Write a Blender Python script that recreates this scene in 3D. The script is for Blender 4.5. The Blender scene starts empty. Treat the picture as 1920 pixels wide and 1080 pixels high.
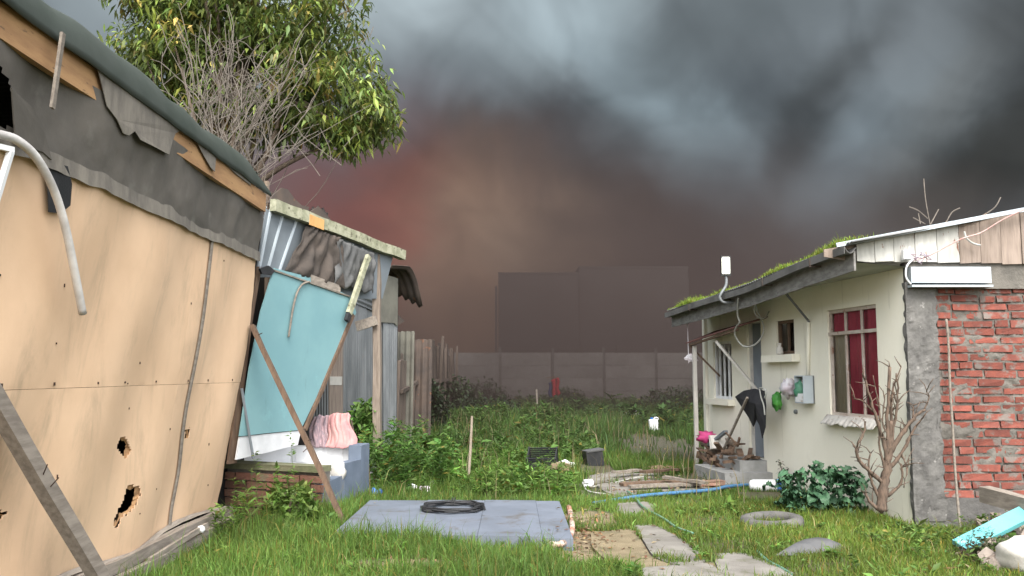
import bpy, math, random
import numpy as np
from mathutils import Vector, Matrix, noise
random.seed(7); rng = np.random.default_rng(11)
C = bpy.context.scene.collection
SC = bpy.context.scene
R = math.radians
U = random.uniform

# ------------------------------------------------------------------ camera, sky, sun, exposure
TH = R(5.496); FPX = 1663.0; EYE = 1.6; CT, ST = math.cos(TH), math.sin(TH)
cam = bpy.data.objects.new('camera', bpy.data.cameras.new('camera')); C.objects.link(cam)
cam.location = (0, 0, EYE); cam.rotation_euler = (math.pi/2 + TH, 0, 0)
cam.data.sensor_width = 36; cam.data.lens = 36*FPX/1920
cam.data.clip_start = .05; cam.data.clip_end = 2000
SC.camera = cam
EXPO = 2.12
SC.view_settings.view_transform = 'Standard'; SC.view_settings.look = 'None'
SC.view_settings.gamma = 1; SC.view_settings.use_curve_mapping = False
SC.view_settings.exposure = EXPO
SC.render.engine = 'CYCLES'
SC.cycles.use_denoising = True
SC.cycles.max_bounces = 6; SC.cycles.diffuse_bounces = 3; SC.cycles.glossy_bounces = 2
SC.cycles.transmission_bounces = 4; SC.cycles.volume_bounces = 0; SC.cycles.transparent_max_bounces = 8
SC.cycles.caustics_reflective = False; SC.cycles.caustics_refractive = False

SUN_EL, SUN_AZ = R(52), R(172)        # azimuth from +Y, clockwise seen from above: behind the camera, a little to the right
sun = bpy.data.objects.new('sun', bpy.data.lights.new('sun', 'SUN')); C.objects.link(sun)
sun.data.energy = .5; sun.data.angle = R(30); sun.data.color = (1, .955, .88)
sd = Vector((math.sin(SUN_AZ)*math.cos(SUN_EL), math.cos(SUN_AZ)*math.cos(SUN_EL), math.sin(SUN_EL)))
sun.rotation_euler = sd.to_track_quat('Z', 'Y').to_euler(); sun.location = (0, -5, 30)

def pix_dir(px, py):
    dx, dy = (px-960)/FPX, (540-py)/FPX
    return Vector((dx, CT-dy*ST, ST+dy*CT))
def lin(c):
    return tuple((x/255/12.92 if x/255 <= .04045 else ((x/255+.055)/1.055)**2.4) for x in c)

# The sky: open sky behind the camera, a pall of smoke from the fire over the whole yard ahead.
w = bpy.data.worlds.new('World'); SC.world = w; w.use_nodes = True
nt = w.node_tree; nt.nodes.clear()
class NB:
    """small node-expression builder"""
    def __init__(s, t): s.t = t
    def n(s, typ, **k):
        x = s.t.nodes.new(typ)
        for a, b in k.items(): setattr(x, a, b)
        return x
    def put(s, sock, v):
        if hasattr(v, 'is_output') or isinstance(v, bpy.types.NodeSocket): s.t.links.new(v, sock)
        else: sock.default_value = v
    def m(s, op, a, b=0.0, c=None, clamp=False):
        x = s.n('ShaderNodeMath', operation=op, use_clamp=clamp)
        s.put(x.inputs[0], a); s.put(x.inputs[1], b)
        if c is not None: s.put(x.inputs[2], c)
        return x.outputs[0]
    def mix(s, f, a, b, mode='MIX'):
        x = s.n('ShaderNodeMix', data_type='RGBA', blend_type=mode)
        s.put(x.inputs[0], f)
        for sock, v in ((x.inputs[6], a), (x.inputs[7], b)):
            s.put(sock, (*v, 1) if isinstance(v, tuple) and len(v) == 3 else v)
        return x.outputs[2]
    def noise(s, vec, scale, detail=4, rough=.55, dist=0):
        x = s.n('ShaderNodeTexNoise'); s.put(x.inputs['Vector'], vec)
        x.inputs['Scale'].default_value = scale; x.inputs['Detail'].default_value = detail
        x.inputs['Roughness'].default_value = rough; x.inputs['Distortion'].default_value = dist
        return x
    def ramp(s, f, lo, hi, a=0., b=1.):
        x = s.n('ShaderNodeMapRange', interpolation_type='SMOOTHSTEP'); s.put(x.inputs[0], f)
        for i, v in enumerate((lo, hi, a, b)): x.inputs[i+1].default_value = v
        return x.outputs[0]
b = NB(nt)
tc = b.n('ShaderNodeTexCoord'); sp = b.n('ShaderNodeSeparateXYZ'); b.put(sp.inputs[0], tc.outputs['Generated'])
gx, gy, gz_ = sp.outputs
az0 = b.m('ARCTAN2', gx, gy); el0 = b.m('ARCSINE', gz_)
wn1 = b.noise(tc.outputs['Generated'], 3.2, 3, .5); wn2 = b.noise(tc.outputs['Generated'], 7.0, 4, .5, .3)
s1 = b.n('ShaderNodeSeparateColor'); b.put(s1.inputs[0], wn1.outputs['Color'])
s2 = b.n('ShaderNodeSeparateColor'); b.put(s2.inputs[0], wn2.outputs['Color'])
def warped(base, ch):
    x = b.m('MULTIPLY_ADD', b.m('SUBTRACT', s1.outputs[ch], .5), .07, base)
    return b.m('MULTIPLY_ADD', b.m('SUBTRACT', s2.outputs[ch], .5), .13, x)
az, el = warped(az0, 0), warped(el0, 1)
# billows: px, py, radius along, radius across (px), tilt in degrees (up to the right), colour (as seen), opacity
BILLOWS = [
 (560, -60, 330, 190, 0, (188, 200, 208), .95), (690, 40, 170, 100, 0, (190, 202, 210), .95),
 (860, 130, 150, 90, 10, (100, 108, 114), .75), (1085, 50, 130, 105, 70, (166, 179, 187), .9),
 (740, 220, 180, 70, 15, (120, 127, 135), .7), (600, 300, 160, 80, 20, (112, 108, 116), .8),
 (980, 265, 220, 75, 20, (74, 78, 84), .85), (850, 340, 220, 85, 20, (64, 60, 63), .95),
 (1270, 230, 160, 60, -40, (142, 157, 166), .85), (1180, 160, 120, 50, -40, (138, 151, 160), .6),
 (1440, 370, 210, 60, -8, (120, 132, 142), .8), (1620, 310, 170, 60, 30, (120, 131, 140), .75),
 (1080, 395, 260, 75, -22, (56, 57, 60), .95), (1300, 500, 220, 80, -15, (66, 68, 73), .75),
 (1400, 190, 110, 55, -20, (80, 86, 92), .75), (1330, 60, 150, 60, 30, (98, 105, 110), .7),
 (1570, 190, 190, 38, 58, (60, 63, 65), .85), (1490, 290, 120, 35, 40, (66, 69, 73), .6),
 (1740, 70, 110, 90, 60, (118, 124, 130), .7), (1770, 250, 190, 40, 55, (124, 129, 133), .8),
 (1900, 290, 250, 85, 50, (52, 53, 53), .95), (1800, 380, 150, 60, 10, (64, 64, 63), .85), (1905, 40, 90, 80, 40, (66, 68, 70), .7),
 (630, 385, 110, 55, -25, (142, 76, 74), .75), (715, 530, 140, 65, 80, (184, 92, 76), .85), (670, 445, 60, 40, 0, (135, 64, 62), .6),
 (885, 570, 95, 150, 0, (208, 160, 130), .95), (985, 470, 120, 55, -10, (200, 168, 145), .95), (1245, 550, 200, 130, 0, (64, 56, 55), .97),
]
col = b.mix(.0, lin((84, 88, 93)), lin((84, 88, 93)))
big = b.noise(tc.outputs['Generated'], 2.0, 3, .5)
col = b.mix(b.ramp(big.outputs['Fac'], .38, .64), lin((74, 78, 83)), lin((108, 115, 121)))
for px, py, ra, rb, tilt, cc, op in BILLOWS:
    d = pix_dir(px, py).normalized()
    a0, e0 = math.atan2(d.x, d.y), math.asin(d.z)
    ca, sa = math.cos(R(tilt)), math.sin(R(tilt))
    da, de = b.m('SUBTRACT', az, a0), b.m('SUBTRACT', el, e0)
    u = b.m('DIVIDE', b.m('MULTIPLY_ADD', da, ca, b.m('MULTIPLY', de, sa)), ra*1.25/FPX)
    v = b.m('DIVIDE', b.m('MULTIPLY_ADD', de, ca, b.m('MULTIPLY', da, -sa)), rb*1.25/FPX)
    r2 = b.m('MULTIPLY_ADD', u, u, b.m('MULTIPLY', v, v))
    g = b.m('MULTIPLY', b.m('POWER', 2.718, b.m('MULTIPLY', r2, -1.0)), op)
    col = b.mix(g, col, lin(cc))
rot = b.n('ShaderNodeVectorRotate', rotation_type='Y_AXIS'); b.put(rot.inputs['Vector'], tc.outputs['Generated']); rot.inputs['Angle'].default_value = R(-42)
mpg = b.n('ShaderNodeMapping'); b.put(mpg.inputs[0], rot.outputs[0]); mpg.inputs['Scale'].default_value = (1.0, 1.6, 2.8)
strk = b.noise(mpg.outputs[0], 3.4, 3, .5, .5)
col = b.mix(1.0, col, b.mix(b.ramp(strk.outputs['Fac'], .30, .70), (.82,)*3, (1.14,)*3), 'MULTIPLY')
rdg = b.noise(tc.outputs['Generated'], 5.5, 3, .5, .7)
col = b.mix(1.0, col, b.mix(b.ramp(b.m('ABSOLUTE', b.m('MULTIPLY_ADD', rdg.outputs['Fac'], 2.0, -1.0)), .0, .22), (.90,)*3, (1.04,)*3), 'MULTIPLY')
fine = b.noise(tc.outputs['Generated'], 7.0, 5, .52, .7)
col = b.mix(1.0, col, b.mix(fine.outputs['Fac'], (.82,)*3, (1.18,)*3), 'MULTIPLY')
gain = 1.15*2**-EXPO
col = b.mix(1.0, col, (gain*.975, gain, gain*.985), 'MULTIPLY')
bg1 = b.n('ShaderNodeBackground'); b.put(bg1.inputs[0], col)
sky = b.n('ShaderNodeTexSky', sky_type='NISHITA', sun_disc=False, sun_elevation=SUN_EL, sun_rotation=SUN_AZ, dust_density=4.0, air_density=1.2, ozone_density=1.0)
bw = b.n('ShaderNodeRGBToBW'); b.put(bw.inputs[0], sky.outputs[0])
skyc = b.mix(.72, sky.outputs[0], bw.outputs[0])       # thin high cloud greys the blue
bg2 = b.n('ShaderNodeBackground'); b.put(bg2.inputs[0], skyc); bg2.inputs[1].default_value = .15
mx = b.n('ShaderNodeMixShader'); wo = b.n('ShaderNodeOutputWorld')
# the pall thins out overhead and behind
pall = b.ramp(b.m('MULTIPLY_ADD', gz_, -.35, b.m('MULTIPLY_ADD', b.m('SUBTRACT', wn1.outputs['Fac'], .5), .5, gy)), .12, .56)
b.put(mx.inputs[0], pall); b.put(mx.inputs[1], bg2.outputs[0]); b.put(mx.inputs[2], bg1.outputs[0])
b.put(wo.inputs[0], mx.outputs[0])

# ------------------------------------------------------------------ geometry helpers
def gz(x, y):
    def ss(a, c, t):
        t = min(1, max(0, (t-a)/(c-a))); return t*t*(3-2*t)
    z = .40*ss(14, 33, y) - .13*ss(-2.45, -3.1, x)*(1-ss(10.5, 13, y))
    z += .42*math.exp(-((x+.2)/2.4)**2-((y-21.5)/3.0)**2)
    return z + .015*math.sin(1.7*x+.4)*math.sin(1.3*y)
def gz_np(x, y):
    def ss(a, c, t):
        t = np.clip((t-a)/(c-a), 0, 1); return t*t*(3-2*t)
    z = .40*ss(14, 33, y) - .13*ss(-2.45, -3.1, x)*(1-ss(10.5, 13, y))
    z = z + .42*np.exp(-((x+.2)/2.4)**2-((y-21.5)/3.0)**2)
    return z + .015*np.sin(1.7*x+.4)*np.sin(1.3*y)
EYEV = Vector((0, 0, EYE))
def atY(px, py, Y): d = pix_dir(px, py); return EYEV + d*(Y/d.y)
def atX(px, py, X): d = pix_dir(px, py); return EYEV + d*(X/d.x)
def atZ(px, py, z): d = pix_dir(px, py); return EYEV + d*((z-EYE)/d.z)
def atP(px, py, P, n):
    d = pix_dir(px, py); return EYEV + d*((Vector(P)-EYEV).dot(n)/d.dot(n))
def G(px, py, dz=0):
    z = 0
    for _ in range(12): p = atZ(px, py, z+dz); z = gz(p.x, p.y)
    return Vector((p.x, p.y, z+dz))

OFF = {}
class MB:
    def __init__(s): s.v = []; s.f = []
    def box(s, c, d, rot=None, j=0):
        c = Vector(c); k = len(s.v)
        for i in range(8):
            p = Vector(((i & 1)-.5, ((i >> 1) & 1)-.5, (i >> 2)-.5))
            p = Vector((p.x*d[0], p.y*d[1], p.z*d[2]))
            if j: p += Vector((U(-j, j), U(-j, j), U(-j, j)))
            if rot: p = rot @ p
            s.v.append(c+p)
        s.f += [tuple(k+q for q in t) for t in ((0,2,3,1),(4,5,7,6),(0,1,5,4),(2,6,7,3),(0,4,6,2),(1,3,7,5))]
        return s
    def bar(s, p, q, wd, h, up=(0,0,1), seg=1, j=0):
        """a beam from p to q, wd across and h along 'up', slightly crooked when j is set"""
        p, q = Vector(p), Vector(q); d = (q-p).normalized(); up = Vector(up)
        sx = d.cross(up)
        if sx.length < 1e-4: sx = d.cross(Vector((1, 0, 0)))
        sx.normalize(); uy = sx.cross(d).normalized(); k = len(s.v)
        for i in range(seg+1):
            c = p.lerp(q, i/seg)
            if 0 < i < seg and j: c = c + sx*U(-j, j) + uy*U(-j, j)
            for a, e in ((-.5,-.5),(.5,-.5),(.5,.5),(-.5,.5)):
                s.v.append(c + sx*wd*a + uy*h*e + (sx*U(-j, j)+uy*U(-j, j))*.5)
        for i in range(seg):
            for a in range(4):
                e = (a+1) % 4
                s.f.append((k+i*4+a, k+i*4+e, k+i*4+4+e, k+i*4+4+a))
        s.f += [(k+3, k+2, k+1, k), tuple(k+seg*4+i for i in range(4))]
        return s
    def tube(s, pts, r, n=6, cap=True):
        pts = [Vector(p) for p in pts]; k = len(s.v); m = len(pts)
        rr = r if isinstance(r, (list, tuple)) else [r]*m
        ref = Vector((.31, .2, .93))
        for i, p in enumerate(pts):
            d = (pts[min(i+1, m-1)]-pts[max(i-1, 0)]).normalized()
            a = d.cross(ref)
            if a.length < .05: a = d.cross(Vector((1, 0, .1)))
            a.normalize(); c = d.cross(a)
            for t in range(n):
                an = 2*math.pi*t/n
                s.v.append(p + (a*math.cos(an)+c*math.sin(an))*rr[i])
        for i in range(m-1):
            for t in range(n):
                u = (t+1) % n
                s.f.append((k+i*n+t, k+i*n+u, k+i*n+n+u, k+i*n+n+t))
        if cap: s.f += [tuple(k+t for t in range(n))[::-1], tuple(k+(m-1)*n+t for t in range(n))]
        return s
    def slab(s, pts, thick):
        """polygon extruded by the vector thick"""
        t = Vector(thick); k = len(s.v); n = len(pts)
        s.v += [Vector(p) for p in pts] + [Vector(p)+t for p in pts]
        s.f += [tuple(range(k, k+n)), tuple(range(k+2*n-1, k+n-1, -1))]
        for i in range(n):
            j = (i+1) % n; s.f.append((k+j, k+i, k+n+i, k+n+j))
        return s
    def grid(s, fn, nu, nv, keep=None):
        k = len(s.v)
        for i in range(nu+1):
            for j in range(nv+1): s.v.append(Vector(fn(i/nu, j/nv)))
        for i in range(nu):
            for j in range(nv):
                if keep and not keep((i+.5)/nu, (j+.5)/nv): continue
                a = k+i*(nv+1)+j; s.f.append((a, a+nv+1, a+nv+2, a+1))
        return s
    def lathe(s, c, prof, n=14, axis=None):
        c = Vector(c); k = len(s.v); m = len(prof)
        Q = Vector((0, 0, 1)).rotation_difference(Vector(axis)).to_matrix() if axis else None
        for r, z in prof:
            for t in range(n):
                p = Vector((r*math.cos(2*math.pi*t/n), r*math.sin(2*math.pi*t/n), z))
                s.v.append(c + (Q @ p if Q else p))
        for i in range(m-1):
            for t in range(n):
                u = (t+1) % n; s.f.append((k+i*n+t, k+i*n+u, k+i*n+n+u, k+i*n+n+t))
        s.f += [tuple(k+t for t in range(n))[::-1], tuple(k+(m-1)*n+t for t in range(n))]
        return s
    def blob(s, c, rad, nu=12, nv=8, amp=.2, fr=2.0, seed=0.):
        c = Vector(c); k = len(s.v)
        for i in range(nv+1):
            th = math.pi*i/nv
            for t in range(nu):
                ph = 2*math.pi*t/nu
                d = Vector((math.sin(th)*math.cos(ph), math.sin(th)*math.sin(ph), math.cos(th)))
                f = 1+amp*noise.noise(d*fr+Vector((seed, seed*1.7, 0)))*2
                s.v.append(c+Vector((d.x*rad[0], d.y*rad[1], d.z*rad[2]))*f)
        for i in range(nv):
            for t in range(nu):
                u = (t+1) % nu; s.f.append((k+i*nu+t, k+(i+1)*nu+t, k+(i+1)*nu+u, k+i*nu+u))
        return s
    def mesh(s, name, off=(0,0,0), smooth=False):
        me = bpy.data.meshes.new(name); o = Vector(off)
        me.from_pydata([tuple(Vector(p)-o) for p in s.v], [], s.f); me.validate()
        if smooth: me.shade_smooth()
        return me
    def build(s, name, mat, parent=None, smooth=False, loc=None, **props):
        o_ = OFF[parent.name] if parent else Vector(loc) if loc is not None else Vector((0,0,0))
        me = s.mesh(name, o_, smooth); me.materials.append(mat)
        o = bpy.data.objects.new(name, me); C.objects.link(o)
        if parent: o.parent = parent
        else: o.location = o_
        OFF[o.name] = o_
        for a, v in props.items(): o[a] = v
        return o
def T(name, loc, label=None, category=None, group=None, kind=None):
    o = bpy.data.objects.new(name, None); C.objects.link(o); o.location = loc; o.empty_display_size = .2
    OFF[o.name] = Vector(loc)
    if label: o['label'] = label
    if category: o['category'] = category
    if group: o['group'] = group
    if kind: o['kind'] = kind
    return o
def piece(name, me, parent, loc, rot=(0,0,0), scale=(1,1,1)):
    o = bpy.data.objects.new(name, me); C.objects.link(o); o.parent = parent
    o.location = Vector(loc)-OFF[parent.name]; o.rotation_euler = rot; o.scale = scale
    OFF[o.name] = OFF[parent.name]
    return o
def one(mb, name, mat, label, category, loc=None, smooth=False, group=None):
    p = dict(label=label, category=category)
    if group: p['group'] = group
    if loc is None:
        xs = [v.x for v in mb.v]; ys = [v.y for v in mb.v]; zs = [v.z for v in mb.v]
        loc = ((min(xs)+max(xs))/2, (min(ys)+max(ys))/2, min(zs))
    return mb.build(name, mat, None, smooth, loc, **p)
def in_poly(x, y, poly):
    c = False; n = len(poly)
    for i in range(n):
        x1, y1 = poly[i][:2]; x2, y2 = poly[(i+1) % n][:2]
        if (y1 > y) != (y2 > y) and x < (x2-x1)*(y-y1)/(y2-y1)+x1: c = not c
    return c
def in_poly_np(x, y, poly):
    c = np.zeros(len(x), bool); n = len(poly)
    for i in range(n):
        x1, y1 = poly[i][:2]; x2, y2 = poly[(i+1) % n][:2]
        if y1 == y2: continue
        c ^= ((y1 > y) != (y2 > y)) & (x < (x2-x1)*(y-y1)/(y2-y1)+x1)
    return c
def smooth_pts(pts, n=4):
    pts = [Vector(p) for p in pts]; out = []
    for i in range(len(pts)-1):
        p0, p1, p2, p3 = pts[max(i-1,0)], pts[i], pts[i+1], pts[min(i+2,len(pts)-1)]
        for k in range(n):
            t = k/n
            out.append(.5*((2*p1)+(p2-p0)*t+(2*p0-5*p1+4*p2-p3)*t*t+(3*p1-p0-3*p2+p3)*t**3))
    return out+[pts[-1]]

# ------------------------------------------------------------------ materials
def M(name, base, alt=None, scale=4, amt=1.0, rough=.85, bump=.15, bscale=60, stretch=(1,1,1), vary=0., metal=0., spots=None, spscale=9, splo=.6, sphi=.68, detail=6, spec=.3, dirt=None):
    """procedural surface: two tones mixed by noise, optional worn spots, fine relief, per-object shift of tone"""
    m = bpy.data.materials.new(name); m.use_nodes = True; t = m.node_tree; q = NB(t)
    bs = t.nodes['Principled BSDF']
    tc = q.n('ShaderNodeTexCoord'); mp = q.n('ShaderNodeMapping'); q.put(mp.inputs[0], tc.outputs['Object']); mp.inputs['Scale'].default_value = stretch
    oi = q.n('ShaderNodeObjectInfo')
    vm = q.n('ShaderNodeVectorMath', operation='MULTIPLY_ADD'); q.put(vm.inputs[0], oi.outputs['Random']); vm.inputs[1].default_value = (37, 51, 23); q.put(vm.inputs[2], mp.outputs[0])
    vec = vm.outputs[0]
    n1 = q.noise(vec, scale, detail, .6)
    c = q.mix(q.m('MULTIPLY', q.ramp(n1.outputs['Fac'], .32, .68), amt), base, alt or tuple(x*.65 for x in base))
    if spots:
        n2 = q.noise(vec, spscale, 6, .65)
        c = q.mix(q.ramp(n2.outputs['Fac'], splo, sphi), c, spots)
    if dirt:
        dc, ds, dlo, dhi, dst = dirt
        dm = q.n('ShaderNodeMapping'); q.put(dm.inputs[0], tc.outputs['Object']); dm.inputs['Scale'].default_value = dst
        n4 = q.noise(dm.outputs[0], ds, 8, .72, .4); c = q.mix(q.ramp(n4.outputs['Fac'], dlo, dhi, 0, .85), c, dc)
    if vary:
        f = q.m('MULTIPLY_ADD', oi.outputs['Random'], 2*vary, 1-vary)
        cm = q.n('ShaderNodeCombineColor')
        for i in range(3): q.put(cm.inputs[i], f)
        c = q.mix(1.0, c, cm.outputs[0], 'MULTIPLY')
    q.put(bs.inputs['Base Color'], c); bs.inputs['Roughness'].default_value = rough; bs.inputs['Metallic'].default_value = metal
    bs.inputs['Specular IOR Level'].default_value = spec
    if bump:
        n3 = q.noise(vec, bscale, 5, .65); bp = q.n('ShaderNodeBump'); bp.inputs['Strength'].default_value = bump; bp.inputs['Distance'].default_value = .02
        q.put(bp.inputs['Height'], n3.outputs['Fac']); q.put(bs.inputs['Normal'], bp.outputs[0])
    return m
def leafmat(name, trans=.35, rough=.5):
    m = bpy.data.materials.new(name); m.use_nodes = True; t = m.node_tree; q = NB(t)
    bs = t.nodes['Principled BSDF']; at = q.n('ShaderNodeAttribute', attribute_name='tint')
    q.put(bs.inputs['Base Color'], at.outputs['Color']); bs.inputs['Roughness'].default_value = rough; bs.inputs['Specular IOR Level'].default_value = .35
    tr = q.n('ShaderNodeBsdfTranslucent'); q.put(tr.inputs[0], at.outputs['Color'])
    mx = q.n('ShaderNodeMixShader'); mx.inputs[0].default_value = trans
    q.put(mx.inputs[1], bs.outputs[0]); q.put(mx.inputs[2], tr.outputs[0]); q.put(t.nodes['Material Output'].inputs[0], mx.outputs[0])
    return m
ply = M('plywood', (.745, .52, .34), (.67, .46, .295), 1.3, rough=.8, bump=.08, bscale=8, spots=(.66, .44, .28), spscale=2.5, splo=.58, sphi=.9, dirt=((.36,.27,.18), 1.2, .50, .84, (1,2.0,.6)))
rawwood = M('raw_wood', (.42, .25, .12), (.30, .17, .085), 2, stretch=(6,1,6), rough=.85, spots=(.16,.10,.06), spscale=5)
greywood = M('weathered_wood', (.27, .235, .195), (.17, .145, .12), 3, stretch=(9,1.2,9), rough=.9, bump=.3, vary=.2)
postwood = M('post_wood', (.25, .205, .165), (.15, .12, .095), 3, stretch=(12,12,1), rough=.92, bump=.3, vary=.15)
brownwood = M('brown_wood', (.16, .105, .07), (.10, .065, .045), 3, stretch=(8,8,1), rough=.85, bump=.3, vary=.2)
fencewood = M('fence_wood', (.135, .105, .085), (.08, .062, .052), 2, stretch=(10,10,.8), rough=.92, bump=.35, vary=.3)
tarp = M('tar_paper', (.128, .115, .098), (.088, .08, .069), 1.4, rough=.75, bump=.3, bscale=5, spots=(.16,.15,.13), spscale=3, splo=.55, sphi=.8)
tarpl = M('torn_felt', (.20, .18, .15), (.135, .122, .104), 3, rough=.85, bump=.3, bscale=9, stretch=(1,3,1))
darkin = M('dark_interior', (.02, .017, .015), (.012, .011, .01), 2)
greenmetal = M('green_roof_metal', (.036, .045, .037), (.055, .064, .055), 1.6, rough=.55, bump=.15, bscale=3, spots=(.13,.15,.13), spscale=2, splo=.62, sphi=.8)
whitepipe = M('white_pipe', (.62, .60, .57), (.42, .40, .38), 5, rough=.45, spots=(.22,.16,.11), spscale=8, splo=.62, sphi=.72)
mossbeam = M('mossy_painted_beam', (.35, .345, .25), (.21, .215, .14), 9, rough=.9, bump=.3, spots=(.09,.085,.055), spscale=11, splo=.55, sphi=.66)
bluemetal = M('grey_ribbed_metal', (.185, .21, .228), (.145, .165, .18), 2, rough=.5, bump=.05, metal=.2)
turq = M('turquoise_paint', (.17, .305, .32), (.14, .265, .285), 1.1, rough=.6, bump=.06, bscale=10, spots=(.20,.38,.40), spscale=2, splo=.6, sphi=.8, dirt=((.10,.17,.175), 1.6, .56, .80, (2,2,.7)))
whitetile = M('white_tile', (.66, .67, .68), (.55, .56, .57), 4, rough=.4, bump=.03, vary=.06, dirt=((.36,.35,.31), 3, .56, .75, (1,1,1)))
whitew = M('white_wash', (.62, .63, .61), (.48, .48, .46), 4, rough=.8)
bluepaint = M('blue_grey_paint', (.135, .165, .215), (.10, .125, .165), 3, rough=.7, bump=.12, spots=(.36,.38,.40), spscale=6, splo=.66, sphi=.74, dirt=((.17,.165,.15), 4, .56, .70, (1,1,.6)))
slabpaint = M('slab_paint', (.145, .165, .20), (.115, .132, .16), 2.2, rough=.55, bump=.1, bscale=25, spots=(.075,.08,.085), spscale=4, splo=.64, sphi=.75, dirt=((.085,.075,.06), 2.4, .53, .70, (1,1,1)))
zinc = M('galvanised_zinc', (.20, .21, .215), (.13, .14, .145), 2, stretch=(3,3,.6), rough=.5, metal=.35, vary=.18, spots=(.20,.15,.11), spscale=2.5, splo=.62, sphi=.8)
rust = M('rusty_sheet', (.10, .075, .06), (.06, .05, .045), 3, rough=.85, spots=(.17,.085,.05), spscale=6)
redrust = M('red_rusty_sheet', (.21, .10, .085), (.13, .07, .06), 5, rough=.85)
plaster = M('cream_plaster', (.80, .77, .655), (.75, .715, .60), .9, rough=.9, bump=.1, bscale=14, spots=(.62,.59,.47), spscale=1.6, splo=.6, sphi=.85, dirt=((.45,.42,.34), 2.1, .57, .80, (2.4,2.4,.35)))
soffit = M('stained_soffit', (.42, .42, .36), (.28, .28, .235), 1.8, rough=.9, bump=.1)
gutterm = M('grey_gutter', (.125, .122, .115), (.075, .073, .068), 3, rough=.7, spots=(.21,.10,.05), spscale=3.5, splo=.66, sphi=.72)
fasciam = M('weathered_fascia', (.22, .215, .20), (.13, .125, .115), 3, stretch=(2,2,6), rough=.9, spots=(.09,.08,.07), spscale=7, splo=.6, sphi=.68)
whiteboard = M('peeling_white_board', (.47, .465, .43), (.37, .365, .335), 3, stretch=(6,6,1.2), rough=.85, vary=.1, spots=(.17,.08,.05), spscale=4.5, splo=.63, sphi=.66)
brownboard = M('brown_board', (.25, .20, .165), (.165, .13, .105), 3, stretch=(8,8,.8), rough=.9, bump=.3, vary=.2)
concrete = M('rough_concrete', (.145, .14, .13), (.08, .077, .073), 3.5, rough=.95, bump=.6, bscale=22, spots=(.25,.24,.225), spscale=9, splo=.6, sphi=.7)
pathconc = M('path_concrete', (.20, .188, .165), (.14, .13, .115), 3, rough=.95, bump=.3, bscale=40, vary=.1, dirt=((.085,.085,.05), 3, .50, .68, (1,1,1)))
mortar = M('smeared_mortar', (.155, .142, .123), (.095, .088, .077), 5, rough=.95, bump=.6, bscale=35)
brickm = M('red_brick', (.205, .062, .044), (.14, .048, .037), 9, rough=.92, bump=.4, bscale=50, vary=.28, spots=(.15,.125,.11), spscale=6, splo=.52, sphi=.62)
oldbrick = M('dull_brick', (.22, .10, .07), (.15, .085, .06), 8, rough=.95, bump=.4, vary=.25, spots=(.13,.13,.08), spscale=6, splo=.55, sphi=.7)
whitepaint = M('white_paint', (.72, .73, .73), (.64, .65, .65), 3, rough=.6, spots=(.42,.30,.22), spscale=9, splo=.68, sphi=.72, dirt=((.38,.33,.27), 5, .54, .72, (1,1,1)))
bluewhite = M('pale_sheet_metal', (.42, .47, .50), (.36, .40, .43), 2, rough=.45)
framepaint = M('worn_frame_paint', (.52,.46,.41), (.40,.33,.28), 6, rough=.6, spots=(.25,.13,.09), spscale=9, splo=.58, sphi=.68)
stepm = M('pale_step', (.30, .30, .29), (.22, .22, .21), 4, rough=.9, spots=(.15,.14,.12), spscale=6)
curtain = M('red_curtain', (.66, .085, .13), (.5, .06, .095), 8, stretch=(1,1,.3), rough=.9, dirt=((.36,.05,.08), 5, .5, .7, (1,1,.2)))
tancurt = M('tan_curtain', (.62, .53, .38), (.46, .39, .27), 5, stretch=(1,1,.3), rough=.9)
doorm = M('blue_grey_door', (.20, .225, .25), (.15, .17, .195), 2, rough=.6)
glassm = bpy.data.materials.new('window_glass'); glassm.use_nodes = True
_g = NB(glassm.node_tree); _gl = _g.n('ShaderNodeBsdfGlossy'); _gl.inputs['Roughness'].default_value = .03
_tr = _g.n('ShaderNodeBsdfTransparent'); _tr.inputs[0].default_value = (.9,.92,.92,1); _fr = _g.n('ShaderNodeFresnel'); _fr.inputs[0].default_value = 1.5
_mx = _g.n('ShaderNodeMixShader'); _g.put(_mx.inputs[0], _fr.outputs[0]); _g.put(_mx.inputs[1], _tr.outputs[0]); _g.put(_mx.inputs[2], _gl.outputs[0]); _g.put(glassm.node_tree.nodes['Material Output'].inputs[0], _mx.outputs[0])
blackpl = M('black_plastic', (.018, .019, .02), (.03, .03, .032), 6, rough=.5)
cloak = M('black_cloth', (.018, .018, .021), (.028, .028, .031), 6, rough=.85)
rubber = M('grey_rubber', (.075, .073, .07), (.12, .115, .105), 5, rough=.9, bump=.3)
slate = M('dark_mat', (.07, .072, .075), (.10, .10, .10), 5, rough=.8)
pinkc = M('pink_cloth', (.46, .27, .25), (.36, .18, .18), 6, rough=.9, spots=(.50,.38,.35), spscale=4, splo=.55, sphi=.7)
mauvec = M('striped_mauve_cloth', (.30, .21, .22), (.16, .13, .15), 7, stretch=(4,4,.6), rough=.9, spots=(.45,.38,.36), spscale=6)
greenbag = M('green_plastic_bag', (.09, .33, .06), (.06, .24, .05), 7, rough=.4, bump=.4, bscale=18)
teabag = M('dark_green_bag', (.04, .17, .10), (.10, .25, .16), 9, rough=.4, bump=.4, bscale=18)
whitebag = M('white_plastic_bag', (.66, .65, .66), (.50, .42, .46), 7, rough=.45, bump=.4, bscale=18, spots=(.50,.22,.34), spscale=6, splo=.62, sphi=.66)
magenta = M('magenta_plastic', (.52, .06, .20), (.40, .05, .15), 5, rough=.5)
bluebag = M('blue_plastic', (.04, .12, .42), (.06, .2, .55), 5, rough=.45)
bluepipe = M('blue_pipe_plastic', (.045, .14, .28), (.08, .17, .28), 7, rough=.5)
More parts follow.
